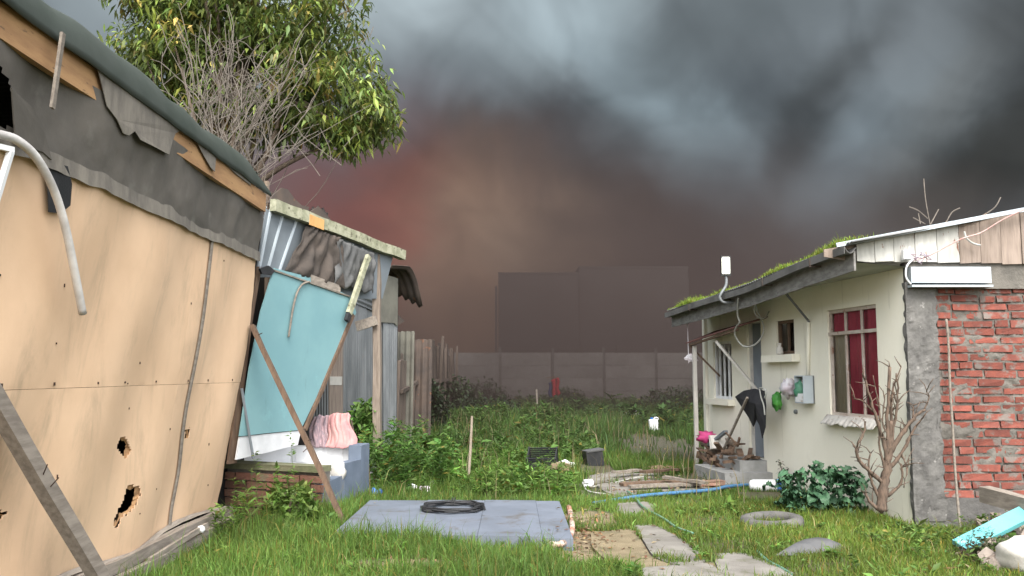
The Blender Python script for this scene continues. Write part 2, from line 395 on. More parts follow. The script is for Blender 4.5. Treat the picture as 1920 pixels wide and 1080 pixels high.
aqua = M('aqua_painted_board', (.15, .47, .49), (.12, .40, .42), 4, rough=.6, spots=(.4,.7,.7), spscale=5)
hosem = M('green_hose', (.03, .12, .075), (.16, .24, .18), 40, rough=.5)
redgarm = M('red_cloth', (.42, .015, .03), (.28, .01, .02), 4, rough=.9)
bluegarm = M('navy_cloth', (.035, .045, .12), (.02, .03, .08), 4, rough=.9)
redprint = M('red_print', (.45, .06, .05), (.5, .12, .1), 8, rough=.5)
bark = M('grey_brown_bark', (.20, .155, .115), (.12, .09, .07), 6, stretch=(3,3,.7), rough=.95, bump=.5)
twigm = M('pale_dead_twig', (.185, .16, .135), (.11, .095, .08), 9, rough=.95)
pinkbark = M('pruned_bark', (.15, .105, .076), (.07, .052, .04), 16, stretch=(3,3,.7), rough=.95, bump=.5)
wallconc = M('precast_concrete', (.175, .162, .152), (.135, .125, .117), .8, rough=.95, vary=.05, spots=(.12,.11,.10), spscale=1.1, splo=.58, sphi=.78)
facm = M('factory_cladding', (.035, .031, .03), (.028, .025, .024), .5, rough=.9)
roofzinc = M('roof_zinc', (.25, .25, .25), (.15, .15, .145), 1.2, rough=.5, metal=.4, spots=(.16,.12,.09), spscale=2, splo=.6, sphi=.75)
rubblem = M('rubble_stone', (.33, .28, .235), (.22, .18, .15), 4, rough=.95, bump=.5, vary=.3)
palestone = M('pale_stone', (.58, .55, .50), (.42, .40, .36), 2.5, rough=.9, bump=.3)
cablem = M('pale_cable', (.42, .42, .39), (.33, .33, .30), 8, rough=.6)
redwire = M('red_white_wire', (.50, .36, .33), (.40, .20, .18), 8, rough=.6)
leafm = leafmat('leaf', .35); grassm = leafmat('grass_blade', .4, .6)

# ground: soil between the grass, bare tan earth and trodden places where the photograph has them
BARE = [(1165, 1032, .75, .50, .3), (760, 1062, .50, .28, 0), (1105, 975, .35, .55, 0), (1245, 842, .95, 2.6, 0), (1230, 905, 1.3, 1.2, 0), (935, 800, .9, 1.5, 0), (1000, 830, .5, .8, 0), (1330, 1075, .6, .4, 0), (1085, 1050, .3, .3, 0), (1145, 928, .45, .8, 0), (1110, 1015, .25, .6, 0)]
BAREP = []
for px, py, rx, ry, ro in BARE:
    p = G(px, py); BAREP.append((p.x, p.y, rx, ry, ro))
gm = bpy.data.materials.new('yard_soil'); gm.use_nodes = True; q = NB(gm.node_tree); bs = gm.node_tree.nodes['Principled BSDF']
tcx = q.n('ShaderNodeTexCoord'); P_ = tcx.outputs['Object']; sx = q.n('ShaderNodeSeparateXYZ'); q.put(sx.inputs[0], P_)
na = q.noise(P_, 1.2, 6, .6); nb_ = q.noise(P_, 9, 8, .7); nc = q.noise(P_, 60, 6, .7)
gc = q.mix(q.ramp(na.outputs['Fac'], .35, .65), (.055, .070, .022), (.080, .065, .036))
gc = q.mix(q.m('MULTIPLY', nb_.outputs['Fac'], .6), gc, (.05, .038, .024))
msk = None
for x0, y0, rx, ry, ro in BAREP:
    u = q.m('DIVIDE', q.m('SUBTRACT', sx.outputs[0], x0), rx); v = q.m('DIVIDE', q.m('SUBTRACT', sx.outputs[1], y0), ry)
    r2 = q.m('MULTIPLY_ADD', u, u, q.m('MULTIPLY', v, v))
    r2 = q.m('MULTIPLY_ADD', q.m('SUBTRACT', nb_.outputs['Fac'], .5), 1.6, r2)
    k = q.ramp(r2, .65, 1.15, 1, 0); msk = k if msk is None else q.m('MAXIMUM', msk, k)
tan_ = q.mix(q.ramp(nb_.outputs['Fac'], .35, .65), (.22, .17, .10), (.13, .10, .06))
tan_ = q.mix(q.ramp(nc.outputs['Fac'], .55, .7), tan_, (.10, .075, .05))
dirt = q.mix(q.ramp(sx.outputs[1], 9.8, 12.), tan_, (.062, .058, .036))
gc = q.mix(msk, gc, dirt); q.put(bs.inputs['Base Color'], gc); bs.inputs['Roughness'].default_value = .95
bp = q.n('ShaderNodeBump'); bp.inputs['Strength'].default_value = .5; bp.inputs['Distance'].default_value = .03
q.put(bp.inputs['Height'], q.m('ADD', nb_.outputs['Fac'], q.m('MULTIPLY', nc.outputs['Fac'], .4))); q.put(bs.inputs['Normal'], bp.outputs[0])
xs = sorted(set([-400, -150, -60, -30] + [round(-14+.35*i, 3) for i in range(84)] + [20, 35, 60, 150, 400]))
ys = sorted(set([-200, -60, -20, -8] + [round(.35*i, 3) for i in range(120)] + [46, 55, 70, 100, 160, 300, 600]))
g = MB(); nx, ny = len(xs), len(ys)
g.v = [Vector((x, y, gz(x, y)+(.018*noise.noise((x*1.9, y*1.9, 0)) if abs(x) < 15 and y < 45 else 0))) for x in xs for y in ys]
g.f = [(i*ny+j, (i+1)*ny+j, (i+1)*ny+j+1, i*ny+j+1) for i in range(nx-1) for j in range(ny-1)]
g.build('ground', gm, smooth=True, kind='structure')

# ------------------------------------------------------------------ far: boundary wall, factory
bw_ = T('boundary_wall', (3, 35, gz(3, 35)), 'long grey precast concrete slab wall across the back of the yard', 'wall')
WY, BAY, WX0 = 35.0, 2.045, -6.6
sl = MB().box((0,0,0), (BAY-.105, .05, .492), j=.003).mesh('slab'); sl.materials.append(wallconc)
po = MB().box((0,0,1.10), (.10, .10, 2.42), j=.006).mesh('post'); po.materials.append(M('post_concrete', (.11,.10,.095), (.08,.075,.07), 2, rough=.95))
for i in range(11):
    x = WX0+i*BAY; piece('post', po, bw_, (x, WY+.005, .28+U(-.03,.05)), (U(-.012,.012), U(-.012,.012), 0))
    if i < 10:
        for k in range(4): piece('slab', sl, bw_, (x+BAY/2, WY+U(-.008,.008), .66+k*.5), (U(-.02,.02), U(-.006,.006), 0))
fac = T('factory_block', (4, 56, .4), 'dark flat roofed industrial block half hidden by smoke behind the concrete wall', 'building')
def factory(x0, x1, y0, y1, h, name):
    m = MB(); m.box(((x0+x1)/2, (y0+y1)/2, h/2), (x1-x0, y1-y0, h)); m.build(name, facm, fac)
    m = MB(); m.box(((x0+x1)/2, (y0+y1)/2, h+.06), (x1-x0+.04, y1-y0+.04, .11)); m.build('parapet', facm, fac)
factory(-.85, 4.15, 55, 64, 7.75, 'wall')
factory(4.25, 11.2, 56, 66, 8.25, 'wall')
m = MB(); m.bar((-.98, 54.86, .3), (-.98, 54.86, 7.0), .14, .14); m.build('downpipe', facm, fac)
m = MB().box((8.2, 55.9, 2.0), (3.2, .15, 3.4)); m.build('shutter', facm, fac)

# ------------------------------------------------------------------ plywood shed on the left
def WX(y, z):
    b_ = .034*math.sin(1.9*y+1.5*z)*math.cos(.9*z-.4) + .016*math.sin(4.3*y-2.1*z+1) + .03*noise.noise((y*.9, z*.9, 3))
    e = max(0, (y-9.45)/.5)
    return -3.2+.118*(z-.15)+b_-.05*e*e*(.6+.5*math.sin(2.2*z))
def onwall(px, py, off=0):
    X = -3.0
    for _ in range(10): p = atX(px, py, X); X = WX(p.y, p.z)+off
    return atX(px, py, X)
shed = T('plywood_shed', (-3.3, 7.0, 0), 'leaning shed with bulging orange plywood wall under dark torn roof felt', 'shed')
HOLES = [[(222,826),(230,816),(237,822),(244,830),(246,845),(238,860),(229,852),(219,838)],
         [(212,985),(216,965),(232,935),(236,915),(247,906),(262,908),(266,922),(258,938),(252,952),(240,962),(228,970),(220,986)],
         [(-20,962),(16,966),(10,974),(4,984),(-20,990)], [(344,806),(354,805),(355,822),(346,823)]]
HY = [[(onwall(*p).y, onwall(*p).z) for p in h] for h in HOLES]
def ragged(y, z):
    return y+.02*noise.noise((y*14, z*14, 1)), z+.03*noise.noise((y*14, z*14, 7))
def panel(y0, y1, z0, z1, nm='wall_panel'):
    m = MB(); nu, nv = int((y1-y0)/.022), int((z1-z0)/.022)
    def fn(u, v):
        y, z = y0+(y1-y0)*u, z0+(z1-z0)*v
        edge = min(u*(y1-y0), (1-u)*(y1-y0), v*(z1-z0), (1-v)*(z1-z0))
        x = WX(y, z)+.006*(1-min(1, edge/.03))*noise.noise((y*6, z*6, 5))
        if z0 < .5: z += (1-v)*(.03*math.sin(2.3*y)+.012*math.sin(7*y))
        if y1 > 9.5: y += u*(.03*noise.noise((0, z*3, 2))+.06*math.sin(z*1.1-.2))
        return (x, y, z)
    def keep(u, v):
        y, z = ragged(y0+(y1-y0)*u, z0+(z1-z0)*v)
        return not any(in_poly(y, z, h) for h in HY)
    m.grid(fn, nu, nv, keep); k = len(m.v)
    o = m.build(nm, ply, shed, True)
    sd_ = o.modifiers.new('thickness', 'SOLIDIFY'); sd_.thickness = .009; sd_.offset = -1
    es_ = o.modifiers.new('sharp_rim', 'EDGE_SPLIT'); es_.split_angle = R(50)
    return o
SEAM = 8.12
panel(.6, SEAM-.001, 1.5015, 2.95); panel(.6, SEAM-.0025, .15, 1.4985)
panel(SEAM+.001, 9.93, 1.5015, 2.93); panel(SEAM+.0005, 9.90, .15, 1.4985)
# torn inner fibre round the holes
m = MB()
for h in HY:
    n_ = len(h); cy_, cz_ = sum(p[0] for p in h)/n_, sum(p[1] for p in h)/n_; k = len(m.v); N_ = 30
    for i in range(N_):
        t_ = i/N_*n_; a_, e_ = h[int(t_)], h[(int(t_)+1) % n_]; f_ = t_-int(t_); y, z = a_[0]+(e_[0]-a_[0])*f_, a_[1]+(e_[1]-a_[1])*f_
        oy, oz = y+(y-cy_)*.10, z+(z-cz_)*.10; q_ = U(.05,.35); m.v += [Vector((WX(oy,oz)-.0105, oy, oz)), Vector((WX(y,z)-.022-U(0,.02), y+(cy_-y)*q_, z+(cz_-z)*q_))]
    m.f += [(k+2*i, k+2*((i+1) % N_), k+2*((i+1) % N_)+1, k+2*i+1) for i in range(N_)]
m.build('torn_fibre', rawwood, shed, kind='stuff')
# nails along the seams
nailm = M('rusty_nail', (.06, .035, .025), rough=.7, bump=0)
m = MB()
for y in np.arange(4.6, 9.8, .62):
    for dz in (.03,): yy = y+U(-.08,.08); z = 1.5+dz; m.box((WX(yy, z)+.004, yy, z), (.006, .014, .014+U(0,.012)))
for _ in range(18):
    yy, z = U(4.8, 9.7), U(.4, 2.8); m.box((WX(yy, z)+.004, yy, z), (.006, .008, .010+U(0,.014)))
m.build('nail', nailm, shed, kind='stuff')
# curved cover strip
pts = smooth_pts([onwall(px, py, .012) for px, py in ((398,450),(390,520),(380,600),(366,680),(350,760),(342,815),(335,880),(322,950),(318,984))], 5)
m = MB(); k = 0
for i, p in enumerate(pts):
    wd = .032
    m.v += [p+Vector((0,-wd,0)), p+Vector((.012,-wd*.5,0)), p+Vector((.012,wd*.5,0)), p+Vector((0,wd,0))]
    if i:
        for a in range(3): m.f.append(((i-1)*4+a, (i-1)*4+a+1, i*4+a+1, i*4+a))
m.build('cover_strip', greywood, shed, True)
# felt band over the panels with a black gap at the near end
GAP = [(onwall(px, py).y, onwall(px, py).z) for px, py in ((-90,90),(0,135),(18,168),(26,200),(22,236),(0,240),(-120,215))]
m = MB()
def fx(y, z): return WX(y, 2.92)+.02+(z-2.9)*.10+.03*noise.noise((y*1.4, z*2.4, 9))+.012*noise.noise((y*5, z*6, 2))
m.grid(lambda u, v: (fx(.6+9.33*u, 2.9+.6*v), .6+9.33*u, 2.9+.6*v), 260, 22, lambda u, v: not in_poly(*ragged(.6+9.33*u, 2.9+.6*v), GAP))
m.build('felt_band', tarp, shed, True)
m = MB()
m.grid(lambda u, v: (fx(.6+9.38*u, 2.9)+.014-.006*v, .6+9.38*u, 2.86+.02*noise.noise((u*44, 0, 4))+(.11+.025*noise.noise((u*32, 3, 4)))*v), 220, 3)
m.build('felt_edging', tarpl, shed, True)
m = MB(); m.slab([onwall(px, py, .035) for px, py in ((86,300),(125,312),(133,345),(130,385),(112,400),(90,398))], (.008, 0, 0)); m.build('felt_flap', blackpl, shed)
m = MB(); m.slab([onwall(px, py, .06) for px, py in ((20,165),(62,205),(82,250),(95,300),(78,285),(28,268),(24,225))], (.008, 0, 0)); m.build('felt_flap', tarp, shed)
# eaves board and the sheet of felt torn off it
m = MB(); m.bar((-2.85, .6, 3.54), (-2.78, 9.80, 3.50), .05, .20, seg=8, j=.006); m.build('eaves_board', rawwood, shed)
TORN = [(150,88),(168,112),(182,130),(190,160),(200,200),(218,224),(230,250),(240,254),(252,246),(262,262),(290,276),(316,290),(322,266),(328,250),(345,240),(366,262),(380,290),(394,314),(402,322),(404,296),(420,305),(440,325),(470,348),(460,325),(400,280),(330,225),(250,165),(170,95)]
xt = -2.755
m = MB(); m.slab([atX(px, py, xt+.01*noise.noise((px*.02, py*.03, 1))) for px, py in TORN], (.006, 0, 0)); m.build('torn_felt', tarpl, shed)
# roof edge of green metal, curled and uneven, and the roof behind it
m = MB()
def edge(u, v):
    y = .4+9.55*u
    top = .29+.05*noise.noise((y*.7, 0, 5))+.025*noise.noise((y*2.2, 1, 5)) - (.16*max(0, (u-.93)/.07))
    a = v*1.35
    return (-2.735+.03*noise.noise((y*1.1, 2, 1))-.17*(1-math.cos(a)), y, 3.60+top*math.sin(a)/math.sin(1.35)+.012*noise.noise((y*3, v, 2)))
m.grid(edge, 220, 8); o = m.build('roof_edge', greenmetal, shed, True)
s_ = o.modifiers.new('thickness', 'SOLIDIFY'); s_.thickness = .012
m = MB(); m.grid(lambda u, v: (-2.86-3.4*v, 0.5+9.35*u, 3.84-.10*v+.012*math.sin(u*560)), 280, 2); m.build('roof', greenmetal, shed, True)
# walls one does not see, floor; they keep the inside dark
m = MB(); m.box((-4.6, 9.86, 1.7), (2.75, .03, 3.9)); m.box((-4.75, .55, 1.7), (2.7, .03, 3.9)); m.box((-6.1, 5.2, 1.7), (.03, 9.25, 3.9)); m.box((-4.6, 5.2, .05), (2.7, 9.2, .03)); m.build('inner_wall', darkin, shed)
# sill beams, stub posts and loose boards under the wall
m = MB(); m.bar((-3.2, .6, .06), (-3.13, 9.98, .095), .10, .10, seg=14, j=.012); m.build('sill_beam', greywood, shed)
m = MB(); m.bar((-3.06, 5.2, -.05), (-3.03, 9.9, .02), .07, .10, seg=9, j=.01); m.build('sill_beam', greywood, shed)
m = MB(); m.bar((-3.03, 7.6, .04), (-3.0, 8.9, .115), .03, .05, j=.004); m.build('loose_board', greywood, shed)
m = MB(); m.grid(lambda u, v: (WX(.7+9.2*u, .16)+.012+.03*v, .7+9.2*u, .17+.03*math.sin(2.3*(.7+9.2*u))-.03*v+.012*noise.noise((u*25, v, 0))), 90, 2); m.build('panel_lip', greywood, shed, True)
pm = MB().box((0,0,0), (.09,.09,.5), j=.01).mesh('stub_post'); pm.materials.append(brownwood)
for y in (4.6, 6.2, 7.7, 8.45, 9.3): piece('stub_post', pm, shed, (-3.14, y, -.21), (0, U(-.06,.06), U(0,1)))
m = MB(); m.lathe((-3.0, 8.72, .105), [(.012,-.02),(.035,-.015),(.038,.02),(.02,.04)], 10, (1,0,.2)); m.build('white_knob', whitepaint, shed)
m = MB(); m.bar(atX(118, 62, -2.70), atX(98, 203, -2.72), .035, .018, (1,0,0)); m.build('hanging_lath', greywood, shed)

# bent white pipe hanging off the eaves, and the short lath beside it
m = MB(); m.tube(smooth_pts([atX(px, py, x) for px, py, x in ((-60,238,-2.86),(0,252,-2.82),(30,262,-2.80),(62,288,-2.78),(88,328,-2.77),(108,375,-2.77),(124,432,-2.77),(138,500,-2.78),(155,588,-2.80))], 6), .026, 10)
one(m, 'bent_pipe', whitepipe, 'bent white pipe hanging in front of the orange plywood wall', 'pipe', smooth=True)
m = MB(); m.bar(atX(-12, 390, -2.84), atX(20, 284, -2.80), .03, .03, (1,0,0)); m.bar(atX(24, 281, -2.80), atX(-30, 268, -2.84), .03, .025, (1,0,0))
one(m, 'bracket', whitepaint, 'short white angled bracket beneath the bent pipe on the plywood wall', 'bracket')

# props
a, c = atX(185, 1080, -2.74), atX(0, 768, -2.985); d = (c-a)
prop = T('timber_prop', tuple(a-d*.26), 'thick grey timber prop with bent nails leaning on the orange wall', 'prop')
m = MB(); m.bar(a-d*.26, c+d*.33, .12, .075, (1,0,.2), seg=6, j=.004); m.build('beam', greywood, prop)
m = MB()
for t, ex in ((.62,(.05,-.05,.07)), (.55,(.06,-.02,.06)), (.70,(-.06,-.05,.0))):
    p = a+d*t+Vector((.03,-.03,.02)); m.tube([p, p+Vector(ex)*.6, p+Vector(ex)], .004, 5)
m.build('nail', nailm, prop, kind='stuff')
a, c = G(648, 985), onwall(474, 612, .05); d = c-a
a = a - d*.02
prop2 = T('timber_prop', tuple(a), 'thin brown timber prop from the grass to the corner of the plywood wall', 'prop')
m = MB(); m.bar(a, c+d*.005, .085, .05, (1,0,.3), seg=8, j=.006); m.build('beam', brownwood, prop2)
m = MB()
for t, ex in ((.43,(.07,-.03,.02)), (.40,(-.05,-.03,-.05)), (.97,(.07,-.02,.03))):
    p = a+d*t+Vector((0,-.03,0)); m.tube([p, p+Vector(ex)], .005, 5)
m.build('nail', nailm, prop2, kind='stuff')

# ------------------------------------------------------------------ turquoise lean-to
P0, P1 = Vector((-3.05, 10.05, 0)), Vector((-1.68, 13.5, 0))
ld = (P1-P0).normalized(); ln = Vector((ld.y, -ld.x, 0))            # ln faces the yard
def lean(px, py, off=0): return atP(px, py, P0+ln*off, ln)
lt = T('lean_to', tuple(P0), 'collapsing lean-to with turquoise panel under a mossy roof beam', 'shed')
def lquad(name, mat, px, off, thick=.02, parent=None):
    m = MB(); m.slab([lean(x, y, off) for x, y in px], tuple(ln*thick)); return m.build(name, mat, parent or lt)
m = MB(); m.bar(lean(512, 384, .05), lean(756, 479, .05), .09, .145, seg=10, j=.007); rb = m.build('roof_beam', mossbeam, lt)
orange = M('orange_bare_wood', (.58, .33, .13), (.45, .24, .09), 4, rough=.8)
m = MB(); m.bar(lean(581, 411.5, .105), lean(607, 422, .105), .012, .135, seg=2, j=.003); m.build('bare_patch', orange, lt)
lquad('metal_sheet', bluemetal, [(497,392),(735,480),(715,560),(640,560),(560,520),(478,520)], -.03)
for a_, c_ in (((508,392),(486,505)), ((530,404),(503,502)), ((556,414),(524,508)), ((662,458),(640,520)), ((680,465),(655,525)), ((585,425),(560,505))):
    m = MB(); m.bar(lean(*a_, .0), lean(*c_, .0), .03, .02, tuple(ln)); m.build('rib', bluewhite, lt)
# crumpled cloth hung under the beam
def hang(name, mat, quad, off, seed, amp=.06, parent=None):
    q0, q1, q2, q3 = [lean(x, y, off) for x, y in quad]      # top left, top right, bottom right, bottom left
    m = MB()
    def fn(u, v):
        p = q0.lerp(q1, u).lerp(q3.lerp(q2, u), v)
        w_ = amp*(noise.noise((u*5+seed, v*1.8, seed))+.6*noise.noise((u*11+v*3, v*3, seed+4)))
        return p+ln*(abs(w_)+.01)+Vector((0,0,-.05*v*noise.noise((u*6, seed, 1))))
    m.grid(fn, 34, 16); o = m.build(name, mat, parent or lt, True)
    s = o.modifiers.new('thickness', 'SOLIDIFY'); s.thickness = .006
    return o
brownt = M('brown_tarpaulin', (.085, .068, .056), (.052, .044, .038), 3, rough=.85, bump=.2)
hang('tarpaulin', brownt, ((572,424),(637,448),(640,545),(530,510)), .03, 2.0, .10)
greyt = M('grey_plastic_sheet', (.12, .12, .117), (.07, .07, .068), 3, rough=.6, bump=.2)
hang('tarpaulin', greyt, ((630,448),(700,476),(697,550),(622,535)), .05, 5.0, .08)
lquad('lintel_board', greywood, [(578,514),(636,536),(634,550),(580,530)], .06, .03)
lquad('dark_rag', blackpl, [(484,504),(500,498),(512,508),(505,516),(488,514)], .08, .03)
tq = lquad('panel', turq, [(512,503),(580,520),(655,556),(666,586),(618,688),(562,806),(500,812),(447,818),(466,690),(487,585)], .07, .018)
lquad('backsplash', whitetile, [(447,819),(562,807),(556,834),(500,848),(440,862)], .055, .02)
m = MB(); m.bar(lean(662, 590, .10), lean(572, 806, .10), .05, .035, tuple(ln), seg=6, j=.004); m.build('edge_batten', brownwood, lt)
m = MB(); m.tube(smooth_pts([lean(x, y, .115) for x, y in ((580,528),(566,534),(556,552),(549,580),(545,606),(541,632))], 4), .013, 6); m.build('edging_strip', greywood, lt, True)
m = MB(); m.bar(lean(511, 506, .10), lean(656, 556, .10), .02, .02, tuple(ln), seg=5, j=.004); m.build('top_trim', greywood, lt)
m = MB(); m.bar(lean(691, 480, .16), lean(654, 588, .16), .085, .05, tuple(ln), seg=4, j=.004); m.build('brace', mossbeam, lt)
m = MB(); m.bar(lean(655, 586, .16), lean(650, 602, .16), .075, .05, tuple(ln)); m.build('brace_shoe', blackpl, lt)
pb = Vector((-1.91, 12.85, 0)); pt_ = atY(706, 478, 12.9)
m = MB(); m.bar((pb.x, pb.y, -.1), pt_, .145, .11, (1,0,0), seg=8, j=.008); m.build('post', postwood, lt)
m = MB(); m.bar(atY(668, 612, 12.78), atY(706, 600, 12.74), .05, .14, seg=2, j=.004); m.build('nailed_board', greywood, lt)
m = MB(); m.slab([lean(x, y, -.02) for x, y in ((487,500),(470,600),(448,770),(440,868),(424,870),(455,640),(480,500))], tuple(ln*.03)); m.build('corner_board', brownwood, lt)
# buckled silver foil strip and loose roof sheets over the beam
m = MB(); m.grid(lambda u, v: lean(498-20*u-8*v+4*math.sin(u*30), 385+80*u, -.06+.03*math.sin(u*26+v*5)), 24, 4); m.build('foil_strip', zinc, lt, True)
for k, px in enumerate(([(503,380),(512,366),(528,352),(540,355),(552,372),(566,385),(580,388),(576,398),(545,396),(520,390)], [(566,398),(580,398),(597,387),(606,395),(620,411),(612,418),(590,410)])):
    cx = sum(p[0] for p in px)/len(px)
    m = MB(); m.slab([lean(x, y, -.10-.05*k+.004*(x-cx)*0) for x, y in px], tuple(ln*-.012)); m.build('roof_sheet', rust, lt)
m = MB()
m.grid(lambda u, v: lean(505+110*u, 374+42*u-10*v*(1.2+math.sin(u*9)), -.12-.9*v)+Vector((0,0,.02*math.sin(u*70))), 60, 3); m.build('roof_sheet', rust, lt)
# inside of the lean-to
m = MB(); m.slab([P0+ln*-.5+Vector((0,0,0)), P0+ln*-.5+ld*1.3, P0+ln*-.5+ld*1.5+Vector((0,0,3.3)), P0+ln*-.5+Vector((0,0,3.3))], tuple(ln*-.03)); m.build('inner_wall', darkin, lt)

# ------------------------------------------------------------------ wash tub of brick and tile
tub = T('wash_tub', (-2.6, 10.6, 0), 'brick wash tub lined with white tiles and painted blue grey at the end', 'wash tub')
A0, A1 = G(424, 976), G(606, 968)
front_h = .60
fdv = (A1-A0); fdv.z = 0; L_ = fdv.length; fdv.normalize(); fnv = Vector((fdv.y, -fdv.x, 0))
m = MB(); m.slab([A0+Vector((0,0,-.2-A0.z)), A1+Vector((0,0,-.2-A1.z)), A1+Vector((0,0,.49-A1.z)), A0+Vector((0,0,.49-A0.z))], tuple(-fnv*.13)); m.build('mortar', mortar, tub)
bms = []
for k in range(3):
    me = MB().box((0,0,0), (.27, .07, .085), j=.006).mesh('brick'); me.materials.append(oldbrick); bms.append(me)
ang = math.atan2(fdv.y, fdv.x)
for r_ in range(6):
    s = -.14 if r_ % 2 else 0
    while s < L_-.02:
        a_, e_ = max(s, 0), min(s+.27, L_)
        if e_-a_ > .05: piece('brick', random.choice(bms), tub, A0+fdv*((a_+e_)/2)+fnv*(.002+U(-.008,.012))+Vector((0,0,-.09+r_*.099-A0.z)), (U(-.03,.03), 0, ang+U(-.02,.02)), ((e_-a_)/.27, 1, 1))
        s += .29
mossy = M('mossy_ledge', (.20, .19, .12), (.12, .13, .07), 5, rough=.95, bump=.5)
m = MB(); m.box(A0.lerp(A1, .5)*1+Vector((0,.06,.525-A0.lerp(A1,.5).z)), (L_+.03, .22, .07), Matrix.Rotation(ang, 3, 'Z'), .008); m.build('ledge', mossy, tub)
# tiled back wall facing the yard and tiled left slope
BY = 11.45
b0, b1 = atY(560, 893, BY), atY(672, 893, BY)
ztop = atY(600, 836, BY).z; zlow = .18
m = MB(); m.box(((b0.x+b1.x)/2-.2, BY+.05, (ztop-.2)/2+.0), (b1.x-b0.x+.4, .09, ztop+.2)); m.build('back_wall', whitew, tub)
tl = MB().box((0,0,0), (.196, .012, .196)).mesh('tile'); tl.materials.append(whitetile)
nxt = int((b1.x-b0.x+.4)/.2)
for i in range(nxt):
    for k in range(3): piece('tile', tl, tub, (b1.x-.1-i*.2, BY-.001, ztop-.11-k*.2), (U(-.012,.012), 0, U(-.01,.01)))
# tiled floor of the basin and left wall
i0, i1 = A0+Vector((.02, .2, 0)), A1+Vector((-.05, .2, 0))
m = MB(); m.slab([(A0.x+.02, A0.y+.18, .40), (A1.x-.04, A1.y+.18, .36), (b1.x-.05, BY-.02, .36), (b0.x-.35, BY-.02, .52)], (0,0,-.05)); m.build('basin_floor', whitetile, tub)
m = MB(); m.slab([(A0.x+.02, A0.y+.2, .645), (b0.x-.1, BY-.03, .70), (b0.x-.1, BY-.03, .35), (A0.x+.02, A0.y+.2, .35)], (-.10, 0, 0)); m.build('side_wall', whitetile, tub)
# blue grey end: low block in front, higher block behind
e0, e1 = Vector((A1.x+.0, A1.y+.0, 0)), Vector((atY(692, 880, 11.5).x, 11.5, 0))
ed = (e1-e0).normalized(); en = Vector((ed.y, -ed.x, 0)); EL = (e1-e0).length
def endblock(t0, t1, h0, h1, th, nm):
    m = MB(); p, q_ = e0+ed*(EL*t0), e0+ed*(EL*t1)
    m.slab([p+Vector((0,0,-.15)), q_+Vector((0,0,-.15)), q_+Vector((0,0,h1)), p+Vector((0,0,h0))], tuple(-en*th)); return m.build(nm, bluepaint, tub)
endblock(0, .44, .36, .40, .12, 'end_wall'); endblock(.44, .80, .53, .53, .13, 'end_wall'); endblock(.80, 1.0, .70, .71, .17, 'end_pier')
m = MB(); pc = e0+ed*(EL*.44)
m.blob(pc+Vector((-.07,-.05,.44)), (.09,.06,.12), 12, 8, .25, 2.5, 3); m.build('mortar_lump', palestone, tub, True)

# things in and round the tub
m = MB()
def bundle(cx, w, h, seed, y0, zb):
    def fn(u, v):
        a = (u-.5)*2
        sx_ = cx+a*w*(.70+.30*v)+.03*math.sin(v*5+seed)+.02*noise.noise((u*6, v*2, seed))
        z = zb+h*(1-v)*(1-.10*abs(a)**6+.05*noise.noise((a*2, seed, 1)))+.015*noise.noise((u*4, v*4, seed+3))
        y = y0-.06-.16*v-.07*noise.noise((u*6.5, v*1.2, seed+1))-.035*noise.noise((u*14, v*2.2, seed+6))+.10*a*a
        return (sx_, y, z)
    return fn
zb = ztop-.02; pa, pb_ = atY(655, 835, 11.45), atY(580, 835, 11.5)
m.grid(bundle((pa.x+atY(612,835,11.45).x)/2+.02, .19, .43, 4, 11.55, zb), 30, 22); 
m.grid(lambda u, v: (lambda p: (p[0], p[1]+.16*v, p[2]))(bundle((pa.x+atY(612,835,11.45).x)/2+.02, .17, .43, 4, 11.58, zb)(u, .02+v*.0)), 20, 4)
o = one(m, 'cloth', pinkc, 'pink cloth heaped over the tiled rim of the wash tub', 'cloth', smooth=True)
s_ = o.modifiers.new('thickness', 'SOLIDIFY'); s_.thickness = .012
m = MB(); m.grid(bundle((pb_.x+atY(618,835,11.5).x)/2, .145, .40, 9, 11.62, zb), 26, 20)
o = one(m, 'cloth', mauvec, 'mauve striped cloth beside the pink one on the tub rim', 'cloth', smooth=True)
s_ = o.modifiers.new('thickness', 'SOLIDIFY'); s_.thickness = .012
m = MB(); m.tube([atY(475, 860, 10.02), atY(464, 795, 9.99), atY(453, 728, 9.97)], .016, 6)
one(m, 'metal_rod', bluemetal, 'thin blue grey rod standing on the tub against the turquoise panel', 'rod')
m = MB(); m.blob(G(697, 925)+Vector((.02,.05,.16)), (.06,.09,.20), 14, 10, .3, 2.4, 5)
one(m, 'plastic_bag', whitebag, 'white plastic bag squeezed behind the blue end of the tub', 'bag', smooth=True)
m = MB(); m.blob(G(699, 938)+Vector((.03,0,.06)), (.07,.08,.09), 12, 8, .35, 2.6, 8)
one(m, 'plastic_bag', bluebag, 'small blue plastic bag on the grass below the white bag', 'bag', smooth=True)

